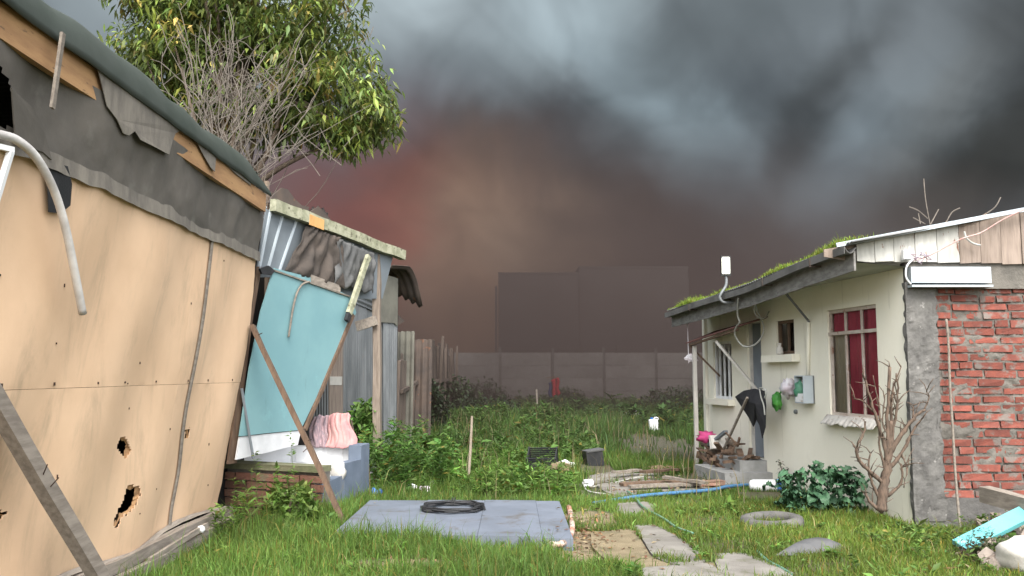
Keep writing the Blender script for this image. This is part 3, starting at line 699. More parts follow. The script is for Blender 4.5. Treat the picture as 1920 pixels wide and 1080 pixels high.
# concrete slab with blue grey paint in front, broken at its right end
SLZ = .10
SP = [(626,997),(662,992),(760,999),(900,1002),(1010,1008),(1055,1009),(1062,1000),(1053,940),(860,934),(690,932),(640,935)]
spts = [atZ(x, y, SLZ) for x, y in SP]
slab = T('concrete_slab', (-.6, 9.6, 0), 'flat concrete slab painted blue grey lying in the grass', 'slab')
m = MB()
xc = [spts[0].x, -1.0, -.32, .28, .575]
def slab_edge(x, back):      # front and back edges as straight lines between the traced corners
    f = (x-spts[0].x)/(.58-spts[0].x)
    return 10.78-.08*f if back else 8.58-.28*f+.015*math.sin(9*x)
for i in range(4):
    a_, e_ = xc[i]+(.002 if i else 0), xc[i+1]-(.002 if i < 3 else 0)
    if i == 3: e_ = .56
    m = MB(); z = SLZ+(-.006, .0, .003, -.005)[i]
    m.slab([(a_, slab_edge(a_, 0), z), (e_, slab_edge(e_, 0), z), (e_, slab_edge(e_, 1), z), (a_, slab_edge(a_, 1), z)], (0,0,-.12)); m.build('panel', slabpaint, slab)
edgem = M('broken_edge', (.52, .47, .40), (.30, .12, .07), 6, rough=.95, bump=.5, spots=(.05,.04,.035), spscale=11, splo=.58, sphi=.64)
m = MB(); pts = smooth_pts([atZ(x, y, .055) for x, y in ((1030,1022),(1052,1020),(1066,1010),(1073,990),(1070,965),(1066,950))], 3)
m.tube(pts, [.03+.012*noise.noise((i*.7,0,0)) for i in range(len(pts))], 7); m.build('broken_rim', edgem, slab, True)
# coil of black cable
coil = T('cable_coil', tuple(atZ(848, 955, SLZ)), 'coil of black cable lying on the blue grey slab', 'cable coil')
cc = atZ(848, 956, SLZ)
m = MB(); pts = []
for i in range(260):
    a_ = i*2*math.pi/26; r_ = .285+.045*noise.noise((i*.05, 1, 0))+.02*math.sin(i*1.7)
    pts.append(cc+Vector((r_*1.12*math.cos(a_), r_*math.sin(a_)*1.05, .015+.05*abs(noise.noise((i*.06, 5, 2)))+.022*(i/260))))
m.tube(pts, .0105, 5); m.build('cable', blackpl, coil, True)
m = MB()
for da in (1.55, -.35):
    for k in range(2):
        p = cc+Vector((.32*math.cos(da+.08*k), .30*math.sin(da+.08*k), .035)); m.tube([p+Vector((math.cos(da)*x, math.sin(da)*x, z)) for x, z in ((-.06,-.02),(-.04,.05),(.04,.055),(.065,-.02))], .006, 5)
m.build('tie', blackpl, coil)

# ------------------------------------------------------------------ corrugated metal shed and plank fence behind
Q0, Q1 = Vector((-3.05, 13.0, 0)), Vector((-2.06, 16.0, 0)); qd = (Q1-Q0).normalized(); qn = Vector((qd.y, -qd.x, 0))
def mshed(px, py, off=0): return atP(px, py, Q0+qn*off, qn)
ms = T('metal_shed', tuple(Q0.lerp(Q1, .5)), 'shed clad in grey corrugated zinc with curled rusty roof sheet', 'shed')
def corr(name, mat, quad, off, pitch=.076, amp=.011, vert=True, parent=None, f=mshed):
    q0, q1, q2, q3 = [f(x, y, off) for x, y in quad]; n = max(8, int(((q1-q0).length if vert else (q3-q0).length)/pitch*6))
    m = MB()
    def fn(u, v):
        t = u if vert else v
        return q0.lerp(q1, u).lerp(q3.lerp(q2, u), v)+qn*amp*math.sin(t*n/6*2*math.pi)
    m.grid(fn, n if vert else 2, 2 if vert else n); return m.build(name, mat, parent or ms, True)
for quad, off in (([(588,560),(617,560),(617,850),(588,850)],.0), ([(640,520),(668,520),(668,860),(642,860)],.02), ([(664,520),(688,520),(688,860),(664,860)],.035), ([(684,560),(704,560),(704,860),(684,860)],.02), ([(700,560),(722,560),(722,850),(700,850)],.0), ([(718,600),(746,600),(743,850),(719,850)],.03)):
    corr('metal_sheet', zinc, quad, off, amp=.014)
m = MB(); m.slab([mshed(x, y, .01) for x, y in ((616,560),(642,560),(642,850),(616,850))], tuple(qn*.02)); m.build('board', brownboard, ms)
m = MB(); m.slab([mshed(x, y, .03) for x, y in ((618,706),(641,706),(640,722),(618,722))], tuple(qn*.008)); m.build('paper_scrap', palestone, ms)
corr('metal_sheet', zinc, [(668,488),(716,498),(716,590),(664,568)], .05, vert=False)
khaki = M('khaki_board', (.165, .16, .13), (.11, .105, .088), 2, rough=.9)
m = MB(); m.slab([mshed(x, y, .045) for x, y in ((712,512),(745,522),(744,612),(738,606),(712,604))], tuple(qn*.015)); m.build('board', khaki, ms)
m = MB(); pc0, pc1 = mshed(712, 505), mshed(768, 506)
def curl(u, v):
    p = pc0.lerp(pc1, v*.94)
    a = max(0, v-.55)*2.4
    return p+qn*(-.9+1.15*u)+Vector((0, 0, .03*math.sin(u*52)+.04-.55*a*a*.9*(.25+u)-.02*v))+qd*(.12*a)
m.grid(curl, 54, 12); o = m.build('roof_sheet', rust, ms, True)
s_ = o.modifiers.new('thickness', 'SOLIDIFY'); s_.thickness = .008
m = MB(); m.slab([mshed(x, y, -.05) for x, y in ((745,590),(757,602),(745,610))], tuple(qn*.02)); m.build('board', rust, ms)
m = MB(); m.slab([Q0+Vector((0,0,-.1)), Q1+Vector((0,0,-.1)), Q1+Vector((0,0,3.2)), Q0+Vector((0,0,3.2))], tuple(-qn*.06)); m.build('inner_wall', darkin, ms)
m = MB(); m.box(Q1+Vector((-1.3,.05,1.3)), (2.5,.06,2.9)); m.build('end_wall', rust, ms)

F0, F1 = Vector((-2.06, 16.05, 0)), Vector((-1.72, 26.5, 0)); fd_ = (F1-F0).normalized(); fn_ = Vector((fd_.y, -fd_.x, 0))
fence = T('plank_fence', tuple(F0.lerp(F1, .4)+Vector((0,0,.1))), 'crooked fence of weathered planks running back along the left of the yard', 'fence')
t = 0.; FL = (F1-F0).length; i = 0
while t < FL-.2:
    wd = U(.34,.62); h = U(1.75, 2.1)
    p = F0+fd_*(t+wd/2); z = gz(p.x, p.y)
    m = MB(); m.box((0,0,0), (wd-.03, .028, h+.15), None, .02)
    rot = Matrix.Rotation(math.atan2(fd_.y, fd_.x), 3, 'Z') @ Matrix.Rotation(U(-.03,.03), 3, 'Y') @ Matrix.Rotation(U(-.03,.03), 3, 'X')
    m.v = [rot @ v + p + fn_*U(-.02,.03)*(i % 2) + Vector((0,0,z+h/2-.07)) for v in m.v]
    m.build('plank', fencewood, fence); t += wd+U(-.01,.03); i += 1
for t, h in ((1.1,1.3),(3.5,1.9),(5.9,2.1),(8.3,1.95),(10.3,2.1)):
    p = F0+fd_*t+fn_*.09; m = MB(); m.bar((p.x, p.y, gz(p.x,p.y)-.1), (p.x+U(-.05,.1), p.y+U(-.1,.1), gz(p.x,p.y)+h), .08, .07, (1,0,0), 4, .01); m.build('post', fencewood, fence)
for t0, t1, h in ((.1,4.6,1.25),(3.4,10.3,1.15),(5,10,.4)):
    p, r_ = F0+fd_*t0+fn_*.06, F0+fd_*t1+fn_*.06; m = MB(); m.bar((p.x,p.y,gz(p.x,p.y)+h), (r_.x,r_.y,gz(r_.x,r_.y)+h), .05, .07, (0,0,1), 5, .015); m.build('rail', fencewood, fence)
# clutter stacked beyond the fence
for px, py, Y, wd, mt, lab in ((758,618,16.9,.34,khaki,'khaki board standing behind the near end of the plank fence'), (789,634,18.0,.42,rust,'dark rusty sheet standing up behind the plank fence')):
    p = atY(px, py, Y); m = MB(); n_ = 5
    m.v = []
    m.grid(lambda u, v: (p.x-wd/2+wd*u, Y+.25*v+.02*math.sin(u*19), -.02+(p.z+.05*noise.noise((u*4, Y, 1)))*v), 16, 3)
    o = one(m, 'scrap_sheet', mt, lab, 'sheet'); s_ = o.modifiers.new('thickness', 'SOLIDIFY'); s_.thickness = .015

# ------------------------------------------------------------------ house on the right
FA = Vector((4.25, 9.58, 0)); fdir = Vector((-.1416, .9899, 0)); fout = Vector((-.9899, -.1416, 0)); HL = 5.95
ROTF = math.atan2(fdir.y, fdir.x)
def FS(px, py, off=0):
    p = atP(px, py, FA+fout*off, fout)-FA; return p.dot(fdir), p.z
def FP(s, z, off=0): return FA+fdir*s+fout*off+Vector((0,0,z))
house = T('house', tuple(FA+fdir*3+Vector((1.5,0,0))), 'low cream plastered house with mossy sagging roof and one bare brick end wall', 'house')
def frect(px0, py0, px1, py1, o=0):      # px0 is the far (left) side
    s1, z1 = FS(px0, py0, o); s0, z0 = FS(px1, py1, o); return s0, s1, z0, z1
W1 = (FS(1650,780)[0], FS(1557,780)[0], FS(1604,783)[1], FS(1604,575)[1])
W2 = (FS(1490,660)[0], FS(1456,660)[0], FS(1473,664)[1], FS(1473,600)[1])
W3 = (FS(1373,740)[0], FS(1339,740)[0], FS(1356,748)[1], FS(1356,640)[1])
DR = (FS(1431,800)[0], FS(1404,800)[0], .33, FS(1418,600)[1]-.03)
WT = 2.74
OPEN = [W1, W2, W3, DR]
DEP = .15
m = MB()
sc_ = sorted(set([0, HL]+[v for o in OPEN for v in o[:2]])); zc_ = sorted(set([-.2, WT]+[v for o in OPEN for v in o[2:]]))
for i in range(len(sc_)-1):
    for j in range(len(zc_)-1):
        s_, z_ = (sc_[i]+sc_[i+1])/2, (zc_[j]+zc_[j+1])/2
        if any(o[0] < s_ < o[1] and o[2] < z_ < o[3] for o in OPEN): continue
        k = len(m.v); m.v += [FP(sc_[i], zc_[j]), FP(sc_[i+1], zc_[j]), FP(sc_[i+1], zc_[j+1]), FP(sc_[i], zc_[j+1])]; m.f.append((k, k+3, k+2, k+1))
for s0, s1, z0, z1 in OPEN:
    for a_, e_ in (((s0,z0),(s1,z0)), ((s1,z0),(s1,z1)), ((s1,z1),(s0,z1)), ((s0,z1),(s0,z0))):
        k = len(m.v); m.v += [FP(*a_), FP(*e_), FP(*e_, -DEP), FP(*a_, -DEP)]; m.f.append((k, k+1, k+2, k+3))
m.build('wall', plaster, house)
m = MB(); p = FP(HL, 0); m.box((p.x+2.0, p.y+.11, 1.27), (4.1, .18, 2.9)); m.build('end_wall', plaster, house)
m = MB()
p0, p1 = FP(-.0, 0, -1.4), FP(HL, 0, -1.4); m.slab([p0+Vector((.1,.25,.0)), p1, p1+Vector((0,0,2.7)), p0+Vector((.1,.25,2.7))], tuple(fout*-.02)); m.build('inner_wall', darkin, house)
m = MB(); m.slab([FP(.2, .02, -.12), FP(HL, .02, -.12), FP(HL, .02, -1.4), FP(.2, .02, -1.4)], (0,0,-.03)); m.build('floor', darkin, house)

def fbar(m, s0, z0, s1, z1, off, w_, d_):
    m.bar(FP(s0, z0, off), FP(s1, z1, off), w_, d_, tuple(fout)); return m
# big window: white steel frame, three lights wide, transom; red and tan curtains behind the panes
s0, s1, z0, z1 = W1; zt = FS(1604, 622)[1]; ca_, cb_ = s0+(s1-s0)*.335, s0+(s1-s0)*.665
win = MB()
for s_ in (s0+.02, s1-.02): fbar(win, s_, z0, s_, z1, -.045, .045, .04)
for z_ in (z0+.02, z1-.02): fbar(win, s0+.0425, z_, s1-.0425, z_, -.046, .045, .04)
win = win.build('window', framepaint, house)
m = MB()
for s_ in (ca_, cb_): fbar(m, s_, z0+.042, s_, z1-.042, -.047, .032, .03)
m.build('mullion', framepaint, win)
m = MB(); fbar(m, s0-.03, zt, s1+.05, zt-.0, -.022, .04, .03); m.build('transom', framepaint, win)
for a_, e_ in ((s0+.042, ca_-.016), (ca_+.016, cb_-.016), (cb_+.016, s1-.042)):
    for q0, q1 in ((z0+.042, zt-.02), (zt+.02, z1-.042)):
        m = MB(); k = 0; m.v = [FP(a_, q0, -.05), FP(e_, q0, -.05), FP(e_, q1, -.05), FP(a_, q1, -.05)]; m.f = [(0,3,2,1)]; m.build('pane', glassm, win)
def curt(name, mat, s0, s1, z0, z1, seed):
    m = MB(); m.grid(lambda u, v: FP(s0+(s1-s0)*u, z0+(z1-z0)*v, -.088+.018*math.sin(u*19+seed)+.012*noise.noise((u*9, v*2, seed))), 40, 8); m.build(name, mat, win, True)
curt('curtain', curtain, s0, cb_-.02, z0, z1, 1); curt('curtain', tancurt, cb_+.0, s1, z0, zt+.03, 2); curt('curtain', curtain, cb_+.0, s1, zt+.03, z1, 3)
# white corrugated flashing for a sill
m = MB()
m.grid(lambda u, v: FP(s0-.03+(s1-s0+.10)*u, z0+.01-.11*v-.03*v*noise.noise((u*7, 0, 3))-.016*v*noise.noise((u*23, 1, 3)), .01+.10*v+.007*math.sin(u*75)*v), 110, 4)
o = m.build('window_sill', M('dirty_flashing', (.50,.48,.44), (.36,.34,.31), 7, rough=.7, spots=(.2,.14,.1), spscale=8, splo=.58, sphi=.68), house, True); s_ = o.modifiers.new('thickness', 'SOLIDIFY'); s_.thickness = .005
# small window
s0, s1, z0, z1 = W2; m = MB()
for s_ in (s0+.02, s1-.02): fbar(m, s_, z0, s_, z1, -.06, .045, .05)
for z_ in (z0+.02, z1-.02): fbar(m, s0+.0425, z_, s1-.0425, z_, -.061, .045, .05)
fbar(m, (s0+s1)/2, z0+.042, (s0+s1)/2, z1-.042, -.062, .035, .03)
w2 = m.build('window', brownwood, house)
m = MB(); m.v = [FP(s0+.04, z0+.04, -.075), FP(s1-.04, z0+.04, -.075), FP(s1-.04, z1-.04, -.075), FP(s0+.04, z1-.04, -.075)]; m.f = [(0,3,2,1)]; m.build('pane', glassm, w2)
m = MB(); m.box(FP((s0+s1)/2+.06, z0-.055, .05), (s1-s0+.42, .14, .10), Matrix.Rotation(ROTF, 3, 'Z'), .006); m.build('window_sill', plaster, house)
m = MB(); m.lathe(FP((s0+s1)/2+.05, z0-.004, .06), [(.045,0),(.05,.02),(.045,.09),(.022,.115),(.025,.14),(.03,.16)], 10)
one(m, 'jar', palestone, 'small pale jar standing on the sill of the little dark window', 'jar', smooth=True)
# far window with bars
s0, s1, z0, z1 = W3; m = MB()
for k in range(2): fbar(m, (s0+.02, s1-.02)[k], z0, (s0+.02, s1-.02)[k], z1, -.05, .05, .04)
for z_ in (z0+.02, z1-.02): fbar(m, s0+.045, z_, s1-.045, z_, -.051, .05, .04)
w3 = m.build('window', whitepaint, house)
for k in range(1, 4):
    m = MB(); fbar(m, s0+(s1-s0)*k/4, z0+.04, s0+(s1-s0)*k/4, z1-.04, -.04, .028, .028); m.build('bar', whitepaint, w3)
m = MB(); m.v = [FP(s0+.04, z0+.04, -.08), FP(s1-.04, z0+.04, -.08), FP(s1-.04, z1-.04, -.08), FP(s0+.04, z1-.04, -.08)]; m.f = [(0,3,2,1)]; m.build('pane', glassm, w3)
m = MB(); m.box(FP((s0+s1)/2, z0-.05, .05), (s1-s0+.2, .13, .09), Matrix.Rotation(ROTF, 3, 'Z'), .006); m.build('window_sill', plaster, house)
# door
s0, s1, z0, z1 = DR
m = MB(); m.box(FP((s0+s1)/2, (z0+z1)/2, -.10), (s1-s0-.08, .04, z1-z0-.03), Matrix.Rotation(ROTF, 3, 'Z')); dr = m.build('door', doorm, house)
m = MB(); m.lathe(FP(s0+.12, 1.05, -.07), [(.02,0),(.03,.03),(.02,.05)], 8, tuple(fout)); m.build('handle', zinc, dr)
m = MB()
for s_ in (s0+.02, s1-.02): fbar(m, s_, z0, s_, z1, -.07, .05, .06)
m.build('door_frame', palestone, house)
for k, (h, d_, w_) in enumerate(((.33,.42,.95),(.17,.72,1.30))):
    m = MB(); m.box(FP((s0+s1)/2+.1, h/2-.05, d_/2), (w_, d_, h+.1), Matrix.Rotation(ROTF, 3, 'Z'), .01)
    if k == 0: m.build('door_step', stepm, house)
    else:
        for v in m.v: v.z -= .003
        m.build('door_step', stepm, house)
# eaves: soffit, fascia board and gutter follow a sagging line
EAVE = [(-.15, 2.76), (.9, 2.70), (2.5, 2.59), (4.2, 2.52), (5.95, 2.47)]
def ez(s):
    for (a, za), (c, zc) in zip(EAVE, EAVE[1:]):
        if s <= c: return za+(zc-za)*max(0, (s-a))/(c-a)
    return EAVE[-1][1]
OV = .60
m = MB(); m.grid(lambda u, v: FP(-.1+6.05*u, (ez(-.1+6.05*u)+.02)*(1-v)+WT*v if v < 1 else WT, OV*(1-v)-.01), 20, 2); m.build('soffit', soffit, house)
m = MB(); m.grid(lambda u, v: FP(-.12+6.1*u, ez(-.12+6.1*u)-.07+.21*v+.008*noise.noise((u*30, 0, 1)), OV+.012), 40, 1); o = m.build('fascia_board', fasciam, house); s_ = o.modifiers.new('thickness', 'SOLIDIFY'); s_.thickness = .022; s_.offset = -1
m = MB(); m.grid(lambda u, v: FP(-.16+6.12*u, ez(-.16+6.12*u)+.175-.065*math.sin(math.pi*v)+.012*math.sin(u*11)+.05*(v-.5)*0, OV+.025+.13*v), 40, 8); gut = m.build('gutter', gutterm, house, True); s_ = gut.modifiers.new('thickness', 'SOLIDIFY'); s_.thickness = .006
m = MB(); m.grid(lambda u, v: FP(-.165+6.13*u, ez(-.165+6.13*u)+.10+.085*v+.012*math.sin(u*11), OV+.158), 40, 1); o = m.build('gutter_lip', gutterm, gut); s_ = o.modifiers.new('thickness', 'SOLIDIFY'); s_.thickness = .008
for s_ in (.6, 1.9, 3.3, 4.7):
    m = MB(); m.box(FP(s_, ez(s_)+.10, OV+.09), (.02, .17, .02), Matrix.Rotation(ROTF, 3, 'Z')); m.bar(FP(s_, ez(s_)+.10, OV+.17), FP(s_, ez(s_)+.19, OV+.17), .02, .012, tuple(fout)); m.build('gutter_bracket', rust, gut)
# corrugated roof rising away from the eaves
SLOPE = .19
def roofz(s, d): return ez(s)+.215+SLOPE*d
m = MB(); NS = 6.1/.076*6
m.grid(lambda u, v: FP(-.22+6.25*u, roofz(-.22+6.25*u, v*4.6)+.011*math.sin(u*6.25/.076*2*math.pi), OV+.10-v*4.6), 420, 4); o = m.build('roof', roofzinc, house, True); s_ = o.modifiers.new('thickness', 'SOLIDIFY'); s_.thickness = .006
# gable: planks under the roof line, some painted white
GY = 9.50
def gpx(px): return atY(px, 470, GY).x
bnd = [1606, 1640, 1676, 1716, 1757, 1799, 1839, 1878, 1916, 1956, 1998, 2040, 2084, 2128]
for i in range(len(bnd)-1):
    xa, xb = gpx(bnd[i])+.003, gpx(bnd[i+1])-.003
    def rz(x): return 2.985+SLOPE*(x-3.52)-.03
    zb_ = 2.80-.003*i
    m = MB(); y_ = GY+U(-.006,.006)
    m.slab([(xa, y_, zb_+U(-.01,.01)), (xb, y_, zb_+U(-.01,.01)), (xb, y_, rz(xb)), (xa, y_, rz(xa))], (0, .022, 0)); m.build('gable_board', whiteboard if bnd[i+1] <= 1800 else brownboard, house)
m = MB(); m.slab([(gpx(1548), GY+.05, 2.86), (gpx(1606), GY+.05, 2.80), (gpx(1606), GY+.05, 3.0), (gpx(1548), GY+.05, 2.94)], (0,.02,0)); m.build('gable_board', brownboard, house)
m = MB(); m.bar((3.47, 9.40, 2.965), (8.3, 9.40, 2.965+SLOPE*4.83), .02, .045, (0,0,1)); m.build('roof_flashing', bluewhite, house)
# end wall: concrete corner column, brick, plinth, plaster band
m = MB()
def colf(u, v):
    x = 4.24+.33*u+(.05*noise.noise((0, v*9, 3))+.03*noise.noise((1, v*30, 3)) if u > .9 else 0)
    return (x, 9.525+.016*noise.noise((u*3, v*14, 2))+.010*noise.noise((u*9, v*40, 5)), .05+2.53*v)
m.grid(colf, 14, 90); o = m.build('corner_column', concrete, house); s_ = o.modifiers.new('thickness', 'SOLIDIFY'); s_.thickness = .07; s_.offset = -1
m = MB(); m.box((6.4, 9.66, 1.3), (4.25, .08, 3.0)); m.build('end_wall', mortar, house)
m = MB(); m.box((6.33, 9.69, .10), (4.15, .30, .38), None, .008); m.build('plinth', concrete, house)
m = MB(); m.box((6.33, 9.572, 2.655), (4.14, .075, .29), None, .005); m.build('plaster_band', mortar, house)
# mortar skin: lumpy, covers bricks here and there
m = MB()
def mort(u, v):
    x, z = 4.5+4.0*u, .28+2.24*v
    return (x, 9.586-.024*noise.noise((x*3.1, z*4.6, 4))-.018*noise.noise((x*13, z*16, 8))-.008*noise.noise((x*40, z*40, 3)), z)
m.grid(mort, 330, 150, ); m.build('mortar', mortar, house, True)
bl = []
for k in range(5):
    mb = MB(); mb.box((0,0,0), (.30, .08, .068), j=.007)
    bpy_me = mb.mesh('brick'); bpy_me.materials.append(brickm); bl.append(bpy_me)
r_ = 0; z = .325; nb = 0
while z < 2.50:
    x = 4.60-(.16 if r_ % 2 else 0)+U(-.03,.03)
    while x < 6.75:
        L = U(.27,.33) if random.random() > .15 else U(.12,.18)
        xa = max(x, 4.575+.03*noise.noise((0, z*9, 3))); xb = x+L
        if xb-xa > .07 and nb < 296:
            lowered = .020*max(0, noise.noise((xa*1.7, z*1.7, 9)))+U(-.006,.008)
            piece('brick', random.choice(bl), house, ((xa+xb)/2, 9.609+lowered, z+U(-.006,.006)), (U(-.06,.06), U(-.018,.018), U(-.03,.03)), ((xb-xa-.004)/.30, 1, U(.9,1.08))); nb += 1
        x = xb+U(.012,.028)
    z += .0905; r_ += 1
m = MB(); z = .325; r_ = 0
while z < 2.50:
    x = 6.78-(.16 if r_ % 2 else 0)
    while x < 8.35:
        L = U(.27,.33); m.box((x+L/2, 9.613+U(-.006,.010), z), (L, .08, .066), None, .005); x += L+.02
    z += .0905; r_ += 1
m.build('brick', brickm, house, kind='stuff')
# white casing and cables
p0, p1 = atY(1708, 500, 9.42), atY(1860, 537, 9.42)
cas = T('metal_casing', (float((p0.x+p1.x)/2), 9.5, p1.z), 'long pale metal casing screwed above the concrete corner column', 'casing')
m = MB(); m.box(((p0.x+p1.x)/2, 9.47, (p0.z+p1.z)/2+.02), (p1.x-p0.x, .09, p0.z-p1.z-.04), None, .002); m.build('cover', bluewhite, cas)
m = MB(); m.box(((p0.x+p1.x)/2, 9.455, p1.z+.005), (p1.x-p0.x+.01, .11, .022)); m.build('lower_lip', bluewhite, cas)
p = atY(1701, 478, 9.43); m = MB(); m.box(p, (.10, .06, .10)); m.box(p+Vector((-.0,-.035,0)), (.085,.012,.085)); m.tube([p+Vector((.03,0,.05)), p+Vector((.03,0,.09))], .012, 6)
one(m, 'junction_box', whitepaint, 'small white junction box on the peeling white gable boards', 'junction box')
m = MB()
m.tube(smooth_pts([atY(x, y, Y) for x, y, Y in ((1712,486,9.40),(1700,500,9.40),(1699,520,9.40),(1708,533,9.42))], 5), .010, 6)
one(m, 'cable', whitepaint, 'short white cable looping down to the left end of the pale casing', 'cable', smooth=True)
m = MB(); m.tube(smooth_pts([atY(x, y, Y) for x, y, Y in ((1716,488,9.40),(1745,478,9.40),(1800,449,9.38),(1840,436,9.36),(1880,412,9.30),(1935,386,9.2))], 5), .007, 6)
one(m, 'cable', redwire, 'reddish wire slung across the gable boards up to the roof edge', 'cable', smooth=True)
m = MB(); m.tube(smooth_pts([atY(x, y, 9.42) for x, y in ((1808,434),(1812,446),(1824,456),(1838,460))], 5), .010, 6)
one(m, 'cable', cablem, 'short pale cable end hooked on the brown gable boards', 'cable', smooth=True)
m = MB()
for k in range(7):
    p = atY(1716+U(-8,14), 480+U(-6,10), 9.40); m.tube(smooth_pts([p, p+Vector((U(-.05,.06), -.02, U(-.03,.05))), p+Vector((U(-.08,.10), -.01, U(-.06,.03))), p+Vector((U(-.03,.08), 0, U(-.08,.0)))], 4), .005, 5)
one(m, 'wire_tangle', M('lilac_wire', (.36,.33,.40), (.25,.16,.18), 9, rough=.6), 'tangle of thin lilac wires beside the white junction box', 'wires', smooth=True)
m = MB(); m.tube(smooth_pts([atY(x, y, Y) for x, y, Y in ((1774,598,9.50),(1778,640,9.50),(1781,720,9.50),(1786,800,9.48),(1792,900,9.44),(1802,1010,9.36))], 4), .014, 6)
one(m, 'thin_stick', greywood, 'long thin stick standing against the red brick end wall', 'stick', smooth=True)

# flood lamp on the eaves
s_ = 3.2; pl_ = FP(s_, ez(s_)+.05, OV+.18); tp = atP(1361, 519, pl_, Vector((0,1,0)))
fl = T('flood_lamp', tuple(pl_), 'white boxy lamp on a bent grey pipe fixed to the house gutter', 'lamp')
m = MB(); m.tube(smooth_pts([FP(s_, ez(s_)+.06, OV+.02), pl_, (pl_.x-.05, pl_.y, pl_.z+.09), (tp.x, pl_.y, tp.z-.12), (tp.x, pl_.y, tp.z+.02)], 5), .020, 8); m.build('pipe', zinc, fl, True)
m = MB(); m.box((tp.x, pl_.y, tp.z+.155), (.135, .08, .285), Matrix.Rotation(-.1, 3, 'Z')); m.build('housing', blackpl, fl)
m = MB(); m.slab([Matrix.Rotation(-.1, 3, 'Z') @ Vector((a_, -.042, e_)) + Vector((tp.x, pl_.y, tp.z+.155)) for a_, e_ in ((-.05,-.12),(.05,-.12),(.058,-.1),(.058,.11),(.045,.125),(-.045,.125),(-.058,.11),(-.058,-.1))], (-.005,-.014,0)); m.build('cover', M('cream_plastic', (.74,.74,.64), (.68,.68,.58), 3, rough=.4, bump=0), fl)
# cable loops under the eaves
def onh(px, py, off): return atP(px, py, FA+fout*off, fout)
m = MB(); m.tube(smooth_pts([onh(x, y, o_) for x, y, o_ in ((1384,558,.70),(1383,590,.6),(1387,604,.55),(1381,612,.5),(1378,628,.45),(1392,648,.35),(1412,648,.25),(1428,632,.15),(1432,612,.1),(1424,592,.2),(1416,572,.45))], 6), .013, 6)
one(m, 'cable', cablem, 'pale cable hanging in a big loop from the eaves beside the lamp', 'cable', smooth=True)
m = MB(); m.tube(smooth_pts([onh(x, y, o_) for x, y, o_ in ((1417,566,.5),(1414,582,.45),(1422,595,.3),(1434,596,.2),(1442,584,.1))], 6), .011, 6)
one(m, 'cable', cablem, 'small cable loop under the eaves left of the little dark window', 'cable', smooth=True)
m = MB(); m.tube([onh(1466, 541, .58), onh(1517, 603, .02)], .016, 6)
one(m, 'eaves_strut', zinc, 'thin straight strut from the eaves down to the wall above the meter box', 'strut')
m = MB(); m.tube([onh(1516, 600, .022), onh(1515, 704, .022)], .024, 8)
one(m, 'conduit', plaster, 'cream painted conduit running down the wall to the meter box', 'conduit', smooth=True)
# awning
aw = T('awning', tuple(FP(4.6, 2.1, .25)), 'small rusty red corrugated awning above the house door', 'awning')
def awn(u, v):
    s = 3.45+2.2*u; return FP(s, (2.27-.17*u)*(1-v)+(2.42-.12*u)*v+.012*math.sin(u*2.2/.08*2*math.pi), .50*(1-v)+.003)
m = MB(); m.grid(awn, 170, 2); o = m.build('sheet', redrust, aw, True); s_ = o.modifiers.new('thickness', 'SOLIDIFY'); s_.thickness = .006
m = MB(); m.bar(FP(3.5, 2.235, .46), FP(5.6, 2.07, .46), .04, .03); m.build('batten', brownwood, aw)
m = MB(); m.bar(onh(1343, 640, .47), onh(1424, 737, .03), .04, .035, seg=3, j=.003); m.build('brace', palestone, aw)
m = MB(); m.bar(FP(5.55, 2.06, .46), FP(5.35, 1.55, .02), .03, .03); m.build('brace', brownwood, aw)
m = MB(); m.bar((lambda p: (p.x, p.y, -.05))(FP(5.45, 0, .42)), FP(5.45, 2.06, .42), .075, .06, (1,0,0), 4, .004)
one(m, 'porch_post', palestone, 'thin pale post holding the far end of the rusty awning', 'post')
p = atY(1291, 668, 15.0); m = MB(); m.tube([atY(1289, 600, 15.0), p], .008, 5); m.blob(p+Vector((.03,0,-.03)), (.10,.03,.06), 9, 6, .5, 3, 4)
one(m, 'rag', whitebag, 'white rag dangling on a string below the far end of the gutter', 'rag')

# meter box and bags on the wall
p = onh(1519, 730, .08)
mbx = T('meter_box', tuple(p), 'open grey meter box on the cream wall left of the big window', 'meter box')
RZ = Matrix.Rotation(ROTF, 3, 'Z')
def hb(c, d): return MB().box(c, d, RZ)
s_, z_ = FS(1519, 730, .0)
m = hb(FP(s_, z_, .012), (.25, .02, .36)); m.build('back_plate', zinc, mbx)
m = MB()
for ds in (-.12, .12): m.box(FP(s_+ds, z_, .09), (.012, .135, .36), RZ)
for dz in (-.174, .174): m.box(FP(s_, z_+dz, .09), (.228, .135, .012), RZ)
m.build('casing', bluewhite, mbx)
m = hb(FP(s_, z_-.11, .11), (.21, .10, .11)); m.build('lower_cover', whitepaint, mbx)
m = MB(); m.lathe(FP(s_, z_+.06, .03), [(.07,0),(.07,.06),(.055,.07),(.02,.072)], 14, tuple(fout)); m.build('meter_dial', palestone, mbx)
m = hb(FP(s_+.24, z_-.09, .075), (.36, .13, .02)); m.build('shelf', greywood, mbx)
m = MB(); m.blob(onh(1457, 752, .12), (.065,.08,.115), 14, 10, .28, 2.5, 1); m.tube([onh(1462,738,.10), onh(1470,728,.08)], .012, 5)
one(m, 'plastic_bag', greenbag, 'bright green plastic bag hanging on the wall left of the white bags', 'bag', smooth=True)
m = MB(); m.blob(onh(1478, 728, .12), (.10,.13,.12), 16, 12, .32, 2.8, 2)
one(m, 'plastic_bag', whitebag, 'white and pink plastic bag on the shelf between the two green bags', 'bag', smooth=True)
m = MB(); m.blob(onh(1500, 732, .11), (.07,.09,.115), 14, 10, .3, 2.6, 3)
one(m, 'plastic_bag', teabag, 'dark green plastic bag on the shelf touching the meter box', 'bag', smooth=True)
